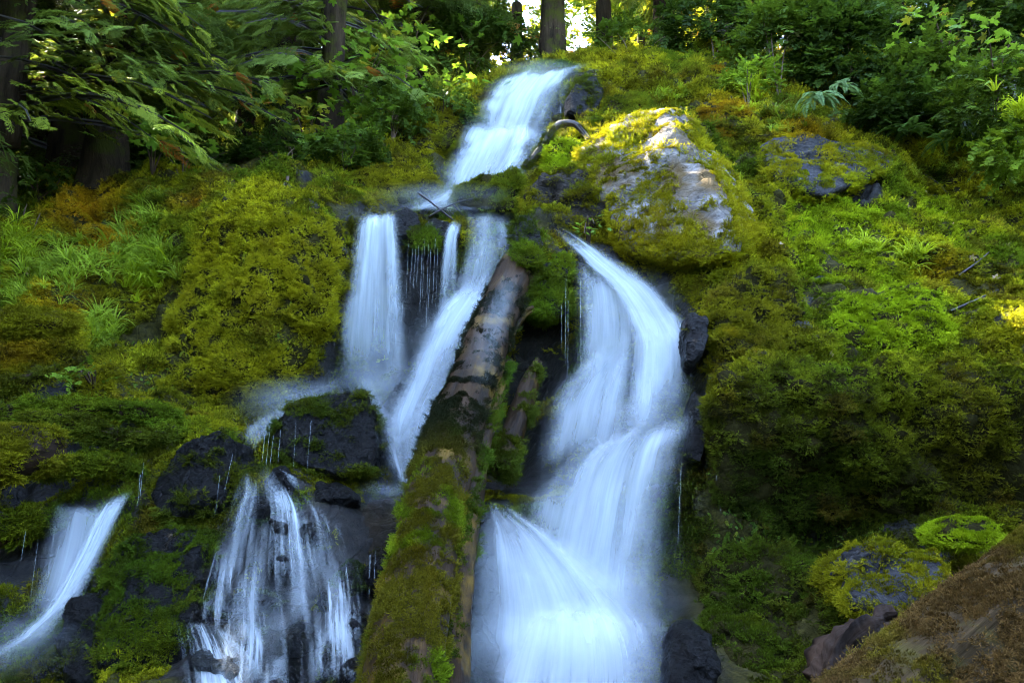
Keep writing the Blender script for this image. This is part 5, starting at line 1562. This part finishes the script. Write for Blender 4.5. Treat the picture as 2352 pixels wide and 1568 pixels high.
for j in range(16):
    x = (j - 7.5) * 4.2 + rgf.uniform(-1.5, 1.5)
    copy_tree(proto[rgf.randrange(3)], (x, 50 + rgf.uniform(-3, 3), 12), far_labels, rgf.uniform(2.0, 2.6), rgf.uniform(0, 6.28))
# unseen conifers added around the photographer to hold back low sky light
near = conifer('conifer_tree', 'added unseen conifer on the near side of the stream', (-9, -11, -.6), 20, .3, .08, 890, HEML, HEM, 120, (1.8, 4.2), 18, 2.2, .4, group='sky-blocking conifers added behind the photographer', clear=False)
for i in range(13):
    a = math.radians(150 + 240 * (i + .5) / 13 + rgf.uniform(-5, 5))
    d = rgf.uniform(11, 15)
    copy_tree(near, (math.cos(a) * d, math.sin(a) * d, -.6), 'added unseen conifer on the near side of the stream', rgf.uniform(.8, 1.0), rgf.uniform(0, 6.28))

# ------------------------------------------------------------------ undergrowth
def leaf_mat(name, col, tr):
    return mat_leaf(name, col, tr, .5, .3, None, .12, .4)
M_MAPLE = leaf_mat('maple_leaf_green', (.075, .145, .012), (.16, .26, .015))
M_MAPLEY = leaf_mat('maple_leaf_yellowing', (.17, .18, .012), (.30, .28, .015))
M_FERN = leaf_mat('fern_green', (.045, .095, .018), (.10, .17, .02))
M_FERNL = leaf_mat('fern_pale_green', (.10, .17, .05), (.14, .22, .05))
M_DRY = leaf_mat('dry_leaf_tan', (.34, .24, .11), (.25, .17, .06))
LEAFM = {}
for mk, mm in (('g', M_MAPLE), ('y', M_MAPLEY)):
    LEAFM[mk] = []
    for s_ in range(3):
        v, f = maple_leaf_np(1.0, 40 + s_, .18)
        LEAFM[mk].append(mesh_np('leaf', v, f, mm))

def maple(label, u, v, Y, wu, wv, n_, seed, size=.25, yellow=.15, root=None, tiers=4):
    """vine maple: arching stems carrying flat tiers of palmate leaves"""
    r = random.Random(seed)
    base = Vector(root) if root is not None else PV(u, v + wv * .5 + 60, Y + .4)
    e = thing('vine_maple', label, 'shrub', base)
    kx_ = Y / F
    for t in range(tiers):
        tu = u + wu * r.uniform(-.35, .35); tv = v + wv * (-.45 + .9 * (t + .5) / tiers)
        tip = PV(tu, tv, Y + r.uniform(-.3, .3))
        q0 = Vector((0, 0, 0)); q3 = tip - base
        pth = [q0, q0.lerp(q3, .35) + Vector((0, 0, .25)), q0.lerp(q3, .7) + Vector((0, 0, .22)), q3]
        vv, ff_, uv = tube([np.array(p) for p in pth], [.016, .012, .008, .003], 7, 24, .002, 5, seed + t)
        stm = link('stem', mesh_np('stem', vv, ff_, M_STEM, uv=uv), e)
        for k in range(n_ // tiers):
            du = r.gauss(0, .30) * wu; dv = r.gauss(0, .16) * wv
            p = PV(tu + du, tv + dv, Y + r.uniform(-.55, .45))
            o = link('leaf', r.choice(LEAFM['y' if r.random() < yellow else 'g']), stm)
            o.location = p - base
            o.rotation_euler = (r.gauss(.35, .35), r.gauss(.25, .3), r.uniform(0, 6.283))
            s_ = size * r.uniform(.6, 1.15)
            o.scale = (s_, s_, s_)
    return e
maple('low green maple spray at left, in front of the cedar trunk', 350, 300, 10.6, 190, 90, 70, 1, .30, .06)
maple('big layered maple spray left of the upper fall', 815, 140, 12.6, 250, 150, 130, 2, .36, .05)
maple('yellowing maple spray under the big layered one', 700, 255, 12.4, 230, 80, 70, 3, .28, .65)
maple('thin maple branch just left of the upper fall crest', 990, 190, 13.6, 190, 100, 60, 4, .28, .15)
maple('maple sapling at the forest edge above the moss hump', 850, 275, 11.9, 90, 60, 30, 5, .22, .1)
maple('dim maple boughs at the top, left of the sky gap', 930, 70, 16.0, 240, 130, 70, 6, .36, .1)
maple('maple spray hanging in the top right corner', 2290, 110, 9.6, 160, 130, 45, 7, .24, .1)
maple('maple boughs over the right bank', 2180, 60, 11.0, 220, 110, 55, 8, .26, .1)
maple('small maple seedling on the bank right of the chute', 1352, 520, 8.85, 70, 50, 22, 9, .12, .0)

def bush(label, u, v, Y, ru, rv, n_, seed, col, size=1.0, stems=4, depth=.7):
    rg = np.random.default_rng(seed)
    root = np.array(hit(u, min(v + rv * 1.0, 1500), Y)[0])
    c = P(u, v, Y)
    if abs(root[1] - Y) > 2.5:
        root = c + np.array([0, .4, -rv / F * Y * 1.1])
    e = thing('leafy_shrub', label, 'shrub', root)
    a = rg.uniform(0, 6.283, n_); zz = rg.uniform(-1, 1, n_); q = rg.uniform(.35, 1, n_) ** .5
    sx = np.sqrt(1 - zz ** 2)
    p = np.stack([c[0] + np.cos(a) * sx * q * ru / F * Y, c[1] + np.sin(a) * sx * q * depth, c[2] + zz * q * rv / F * Y], 1)
    p = p + .12 * np.stack([fbm(p * 2.0, 2, seed), fbm(p * 2.0, 2, seed + 1), fbm(p * 2.0, 2, seed + 2)], 1)
    ok = (fbm(p * 1.7, 3, seed + 3) > -.25) & sun_clear(p)
    p = p[ok]; m = len(p)
    out = (p - c); out /= np.linalg.norm(out, axis=1, keepdims=True)
    x = out * .6 + rg.normal(0, .6, (m, 3)) + np.array([0, -.3, -.1])
    z = np.array([0, -.35, 1.0]) + rg.normal(0, .35, (m, 3))
    cl = np.array(col) * (1 + .4 * fbm(p * 3, 2, seed))[:, None] * rg.uniform(.65, 1.4, (m, 1))
    for k in range(stems):
        tip = c + np.array([rg.normal(0, .35) * ru / F * Y, rg.normal(0, .2), rv / F * Y * rg.uniform(.3, .95)]) - root
        vv, ff_, uv = tube([np.zeros(3), tip * .5 + np.array([rg.normal(0, .08), 0, .1]), tip], [.014, .009, .003], 6, 16, .002, 5, seed + k)
        link('stem', mesh_np('stem', vv, ff_, M_STEM, uv=uv), e)
    scatter('foliage', p - root, basis_euler(x, z), rg.uniform(.7, 1.3, m) * size, np.clip(cl, .004, .5), rg.integers(0, 4, m), TWIG, e, kind='stuff')
    return e
DG = (.028, .052, .006); MG = (.05, .085, .008); LG = (.10, .16, .012)
for i, a in enumerate([
  ('dark leafy shrub at the top centre right skyline', 1640, 60, 15.0, 130, 80, 700, DG, 1.5), ('tall hazy shrub at top right of centre', 1790, 110, 13.2, 120, 130, 1100, MG, 1.3),
  ('dense dark shrub over the slab boulder', 1960, 130, 12.6, 150, 130, 1200, DG, 1.3), ('shrub with fine leaves above the drooping fern', 1900, 30, 13.6, 160, 80, 900, DG, 1.4),
  ('leafy shrub on the upper right slope', 2120, 200, 11.6, 130, 110, 1000, MG, 1.15), ('dark shrub in the shade below the right maple', 2060, 250, 11.4, 110, 60, 600, DG, 1.1),
  ('bright leafy shrub at the right edge', 2290, 230, 10.2, 110, 110, 900, MG, 1.0), ('low shrub on the right edge over the grass', 2330, 330, 9.6, 70, 60, 450, LG, .9),
  ('shrub at the head of the right bank, top edge', 2250, 30, 11.8, 160, 90, 900, DG, 1.3), ('small shrub on the skyline beside the outcrop', 1720, 200, 12.6, 60, 60, 350, LG, 1.0),
  ('low leafy plant left of the upper fall', 1010, 255, 13.0, 80, 45, 420, MG, 1.0), ('leafy bank plants beside the twin-lobed hump', 790, 350, 11.3, 110, 45, 600, MG, .9),
  ('leafy plants at the forest edge above the big moss bank', 900, 270, 12.4, 90, 60, 500, MG, 1.0), ('dark undergrowth behind the big moss bank', 660, 370, 12.6, 130, 50, 500, DG, 1.1),
  ('dark undergrowth behind the cedar trunk', 420, 380, 13.0, 140, 50, 500, DG, 1.1), ('leafy weeds along the left forest edge', 90, 420, 11.3, 110, 40, 400, MG, .8),
  ('undergrowth left of the sky gap', 760, 200, 16.0, 190, 90, 700, DG, 1.6), ('undergrowth behind the upper fall crest', 1080, 110, 17.0, 150, 70, 700, DG, 1.6), ('young trees under the sky gap', 1080, 40, 19.0, 130, 70, 500, MG, 1.8), ('bright young growth beside the stout trunk', 1340, 60, 19.5, 120, 80, 450, LG, 1.8), ('undergrowth right of the stout trunk', 1450, 110, 16.6, 140, 50, 450, MG, 1.5),
  ('green sprig plant at the top of the left log', 215, 875, 7.7, 40, 18, 90, LG, .6), ('low weeds among the left grass', 60, 520, 10.2, 110, 50, 380, MG, .7)]):
    bush(a[0], a[1], a[2], a[3], a[4], a[5], a[6], 900 + i * 7, a[7], a[8])

FROND = {}
for mk, mm in (('d', M_FERN), ('p', M_FERNL)):
    FROND[mk] = [fern_frond_np(s_, 1.0, 20, .3, .2).mesh('frond', mm) for s_ in (1, 2, 3)]
def fern(label, u, v, size, seed, kind='d', n_=9, Y=None, face=None, tilt=0.0):
    r = random.Random(seed)
    p = hit(u, v)[0] if Y is None else PV(u, v, Y)
    e = thing('fern', label, 'fern', p)
    for k in range(n_):
        o = link('frond', r.choice(FROND[kind]), e)
        a = 6.283 * k / n_ + r.uniform(-.3, .3) if face is None else face + r.uniform(-1.4, 1.4)
        o.rotation_euler = (r.uniform(-.3, .3), tilt + r.uniform(-.35, .25), a)
        s_ = size * r.uniform(.7, 1.15)
        o.scale = (s_, s_, s_)
    return e
for i, a in enumerate([
  ('pale drooping fern hanging over the slab boulder', 1868, 225, .62, 'p', 16, 11.0, -1.57, .45), ('second pale fern leaning right of the drooping one', 1930, 200, .5, 'p', 10, 11.2, -1.2, .3),
  ('sword fern on the forest floor above the big moss bank', 735, 392, .55, 'd', 9, 11.6, None, 0), ('sword fern in the dark behind the moss bank, further left', 520, 405, .55, 'd', 9, 12.2, None, 0),
  ('fern under the left maple spray', 395, 415, .5, 'd', 9, 12.4, None, 0), ('fern beside the upper fall base on the left', 830, 345, .5, 'd', 8, 11.5, None, 0),
  ('fern at the shrub edge on the right slope', 2090, 300, .5, 'd', 8, 10.9, None, 0), ('fern low under the right shrubs', 2170, 320, .42, 'd', 8, 10.6, None, 0),
  ('small fern on the skyline bank left of the fall', 960, 300, .4, 'd', 8, 12.4, None, 0)]):
    fern(a[0], a[1], a[2], a[3], 950 + i, a[4], a[5], a[6], a[7], a[8])

# grass
def grass_area(name, label, spots, seed):
    rg = np.random.default_rng(seed)
    pts, cols, scs, nrm = [], [], [], []
    for (u, v, ru, rv, n_, col, sz) in spots:
        for k in range(n_):
            h_, nn = hit(u + rg.normal(0, .45) * ru, v + rg.normal(0, .45) * rv)
            if h_.y > 13.2:
                continue
            pts.append(np.array(h_) + np.array(nn) * .04); nrm.append(np.array(nn)); scs.append(sz * rg.uniform(.8, 1.6)); cols.append(np.array(col) * rg.uniform(.6, 1.35))
    pts = np.array(pts); m = len(pts)
    ax = np.array(nrm) * .5 + np.array([0, -.15, .8]) + rg.normal(0, .22, (m, 3))
    scatter(name, pts, axes_to_euler(ax, rg.uniform(0, 6.283, m)), np.array(scs), np.array(cols), rg.integers(0, 4, m), GRASS, None, kind='stuff', label=label)
GB = (.21, .29, .02); GL = (.28, .36, .015); GD = (.10, .14, .01)
grass_area('grass', 'long arching grass on the left bank', [(300,600,110,60,120,GB,1.0),(330,520,60,50,60,GB,.9),(120,620,130,70,90,GB,.9),(30,560,60,60,60,GL,.9),(330,650,50,40,50,GL,1.0),(230,760,40,50,40,GB,.9),(60,480,60,30,30,GD,.8),(340,460,60,20,30,GD,.6),(40,680,50,30,25,GB,.8)], 31)
grass_area('grass', 'grass tufts on the right bank and slope', [(1990,580,50,20,26,GL,.8),(2090,590,40,20,22,GL,.8),(2230,330,110,40,110,GL,1.0),(2300,290,70,60,90,GL,1.0),(2150,390,60,20,26,GB,.7),(1530,228,30,14,16,GB,.8),(1720,210,30,45,60,GL,1.0),(1800,270,50,20,26,GD,.9),(1560,215,20,12,10,GB,.8),(1810,415,30,12,8,GB,.6),(1700,440,20,30,10,GL,.6),(2330,420,40,30,26,GB,.8),(1790,300,30,10,10,GB,.7)], 32)
grass_area('grass', 'short grass along the bank left of the upper fall', [(880,300,60,20,36,GL,.7),(1000,240,50,16,30,GL,.7),(760,370,60,16,30,GB,.7)], 33)

# small creeping leaves on the moss walls
rg = np.random.default_rng(77)
hp, hn, hc = [], [], []
for (u, v, ru, rv, n_) in [(560,720,150,170,240),(700,620,70,90,120),(330,860,110,60,100),(1750,1150,110,130,200),(1950,1180,130,130,200),(2150,980,120,110,150),(1690,1300,60,100,120),(2200,560,90,60,70),(1400,500,60,40,50),(480,1000,60,40,30)]:
    for k in range(n_):
        h_, nn = hit(u + rg.normal(0, .5) * ru, v + rg.normal(0, .5) * rv)
        hp.append(np.array(h_) + np.array(nn) * .02); hn.append(np.array(nn)); hc.append(np.array([(.10, .17, .02), (.16, .19, .02), (.07, .13, .02)][rg.integers(0, 3)]) * rg.uniform(.7, 1.3))
hp, hn, hc = np.array(hp), np.array(hn), np.array(hc); m = len(hp)
scatter('creeping_plants', hp, basis_euler(np.cross(hn, rg.normal(size=(m, 3))) + np.array([0, 0, -.8]), hn + rg.normal(0, .3, (m, 3))), rg.uniform(.18, .36, m), hc, rg.integers(0, 4, m), TWIG, None, kind='stuff', label='tiny creeping leaves trailing over the moss walls')

# fallen leaves on the right bank
dv, df = maple_leaf_np(1.0, 71, -.35)
D_ME = mesh_np('dry_leaf', dv, df, M_DRY)
for i, (lab, u, v, s_) in enumerate([
  ('pale curled leaf lying on the right slope, largest', 2285, 645, .13), ('tan leaf on the dark moss left of the slope', 1900, 815, .09), ('brown leaf below the grass tufts', 2150, 742, .09),
  ('dry leaf beside the stick on the right slope', 2230, 595, .10), ('dry leaf above the grass tufts', 2165, 490, .09), ('tan leaf at the right edge, upper', 2315, 570, .10),
  ('leaf scrap near the right shrubs', 2120, 440, .08), ('tan leaf beneath the slab boulder', 1985, 350, .09), ('small dry leaf by the lit moss', 1790, 565, .08), ('dry leaf below the pale curled one', 2255, 690, .08),
  ('dry leaf high on the right slope', 2080, 475, .08), ('brown leaf on the left bank moss', 60, 625, .10), ('reddish dry leaf on the orange moss', 330, 460, .10), ('dry leaf among twigs on the right', 2190, 520, .08)]):
    p, nn = hit(u, v)
    o = link('fallen_leaf', D_ME, None, label=lab, category='leaf', group='fallen leaves on the banks')
    o.location = p + nn * .035
    o.rotation_euler = (nn + Vector((random.uniform(-.3, .3), -.3, random.uniform(-.2, .3)))).to_track_quat('Z', 'Y').to_euler()
    o.scale = (s_ * 1.4,) * 3
for lab, pts in [('thin dead stick lying on the right slope', [(2180,722),(2230,700),(2290,672)]), ('short dead stick across the moss at right', [(2200,640),(2240,610),(2270,585)]), ('dead stick under the right grass', [(2120,405),(2150,425),(2175,450)])]:
    q = [np.array(hit(*p)[0] + Vector((0, -.03, .03))) for p in pts]
    e = thing('dead_stick', lab, 'stick', q[0])
    v, f, uv = tube(q, [.014, .012, .006], 8, 24, .004, 6, len(lab))
    link('wood', mesh_np('wood', v - q[0], f, M_TWIG, uv=uv), e)

# thin drips
rg = random.Random(9)
def drips(parent, spots):
    for (u, v0, v1, Y, slant, wdt) in spots:
        n_ = 14
        pth = [P(u + slant * t, v0 + (v1 - v0) * t, Y - .02 * t) for t in np.linspace(0, 1, 5)]
        s = Soup()
        v, f, uv = tube(pth, [wdt * .2, wdt * .5, wdt * .35, wdt * .5, wdt * .15], 6, 24, wdt * .5, 30, int(u))
        me = mesh_np('drip', v, f, M_DRIP)
        link('drip', me, parent)
t = NT('dripping_water')
b1 = t.n('ShaderNodeBsdfDiffuse'); b1.inputs['Color'].default_value = (.8, .86, .9, 1)
b2 = t.n('ShaderNodeBsdfTransparent'); mx = t.n('ShaderNodeMixShader'); mx.inputs[0].default_value = .14
t.l(b2.outputs[0], mx.inputs[1]); t.l(b1.outputs[0], mx.inputs[2])
M_DRIP = t.surf(mx.outputs[0])
drips(wf_mid, [(u, 560 + rg.uniform(-15, 15), 560 + rg.uniform(90, 240), 9.2, -6, rg.uniform(.003, .006)) for u in (938, 948, 955, 962, 970, 976, 984, 990, 1000, 1006)] + [(905, 530, 650, 9.3, -2, .006), (910, 535, 700, 9.3, -2, .005), (925, 700, 840, 9.1, -12, .008)])
drips(wf_right, [(1300, 640, 840, 8.3, -2, .004), (1305, 690, 880, 8.3, -1, .005), (1290, 700, 800, 8.3, -1, .003), (1333, 640, 900, 8.3, 2, .008), (1565, 1060, 1250, 6.45, -8, .006), (1645, 1090, 1290, 6.45, 25, .006), (1672, 1080, 1200, 6.45, 18, .006), (1675, 1300, 1400, 6.1, -1, .005), (1155, 960, 1160, 7.6, -4, .004), (1180, 700, 760, 8.2, -1, .004)])
drips(wf_casc, [(610 + 9 * k, 985 + 8 * k, 1060 + 6 * k, 6.75, -8, .005) for k in range(3)] + [(645, 985, 1060, 6.75, -7, .004), (680, 970, 1070, 6.7, -6, .004), (715, 965, 1080, 6.7, -10, .004), (535, 1040, 1130, 6.1, -20, .003), (505, 1090, 1180, 6.0, -10, .003), (850, 1270, 1380, 5.6, -3, .007), (862, 1265, 1350, 5.6, -2, .005), (790, 1300, 1380, 5.6, -1, .004), (495, 1270, 1375, 5.4, -28, .010)])
drips(wf_left, [(128, 1205, 1320, 5.9, -18, .004), (88, 1235, 1390, 5.9, -20, .003), (60, 1215, 1300, 5.9, -14, .003)] + [(322, 1090, 1160, 6.1, -6, .005), (330, 1060, 1140, 6.1, -8, .004)])
drips(wf_up, [(1310, 220, 260, 12.8, 0, .006), (1322, 235, 290, 12.8, -1, .007), (1338, 200, 240, 12.9, 0, .006), (1362, 225, 285, 12.8, 3, .012), (1368, 160, 200, 13.2, 0, .006), (1288, 245, 280, 13.0, -2, .02), (1060, 330, 380, 12.3, -3, .008)])
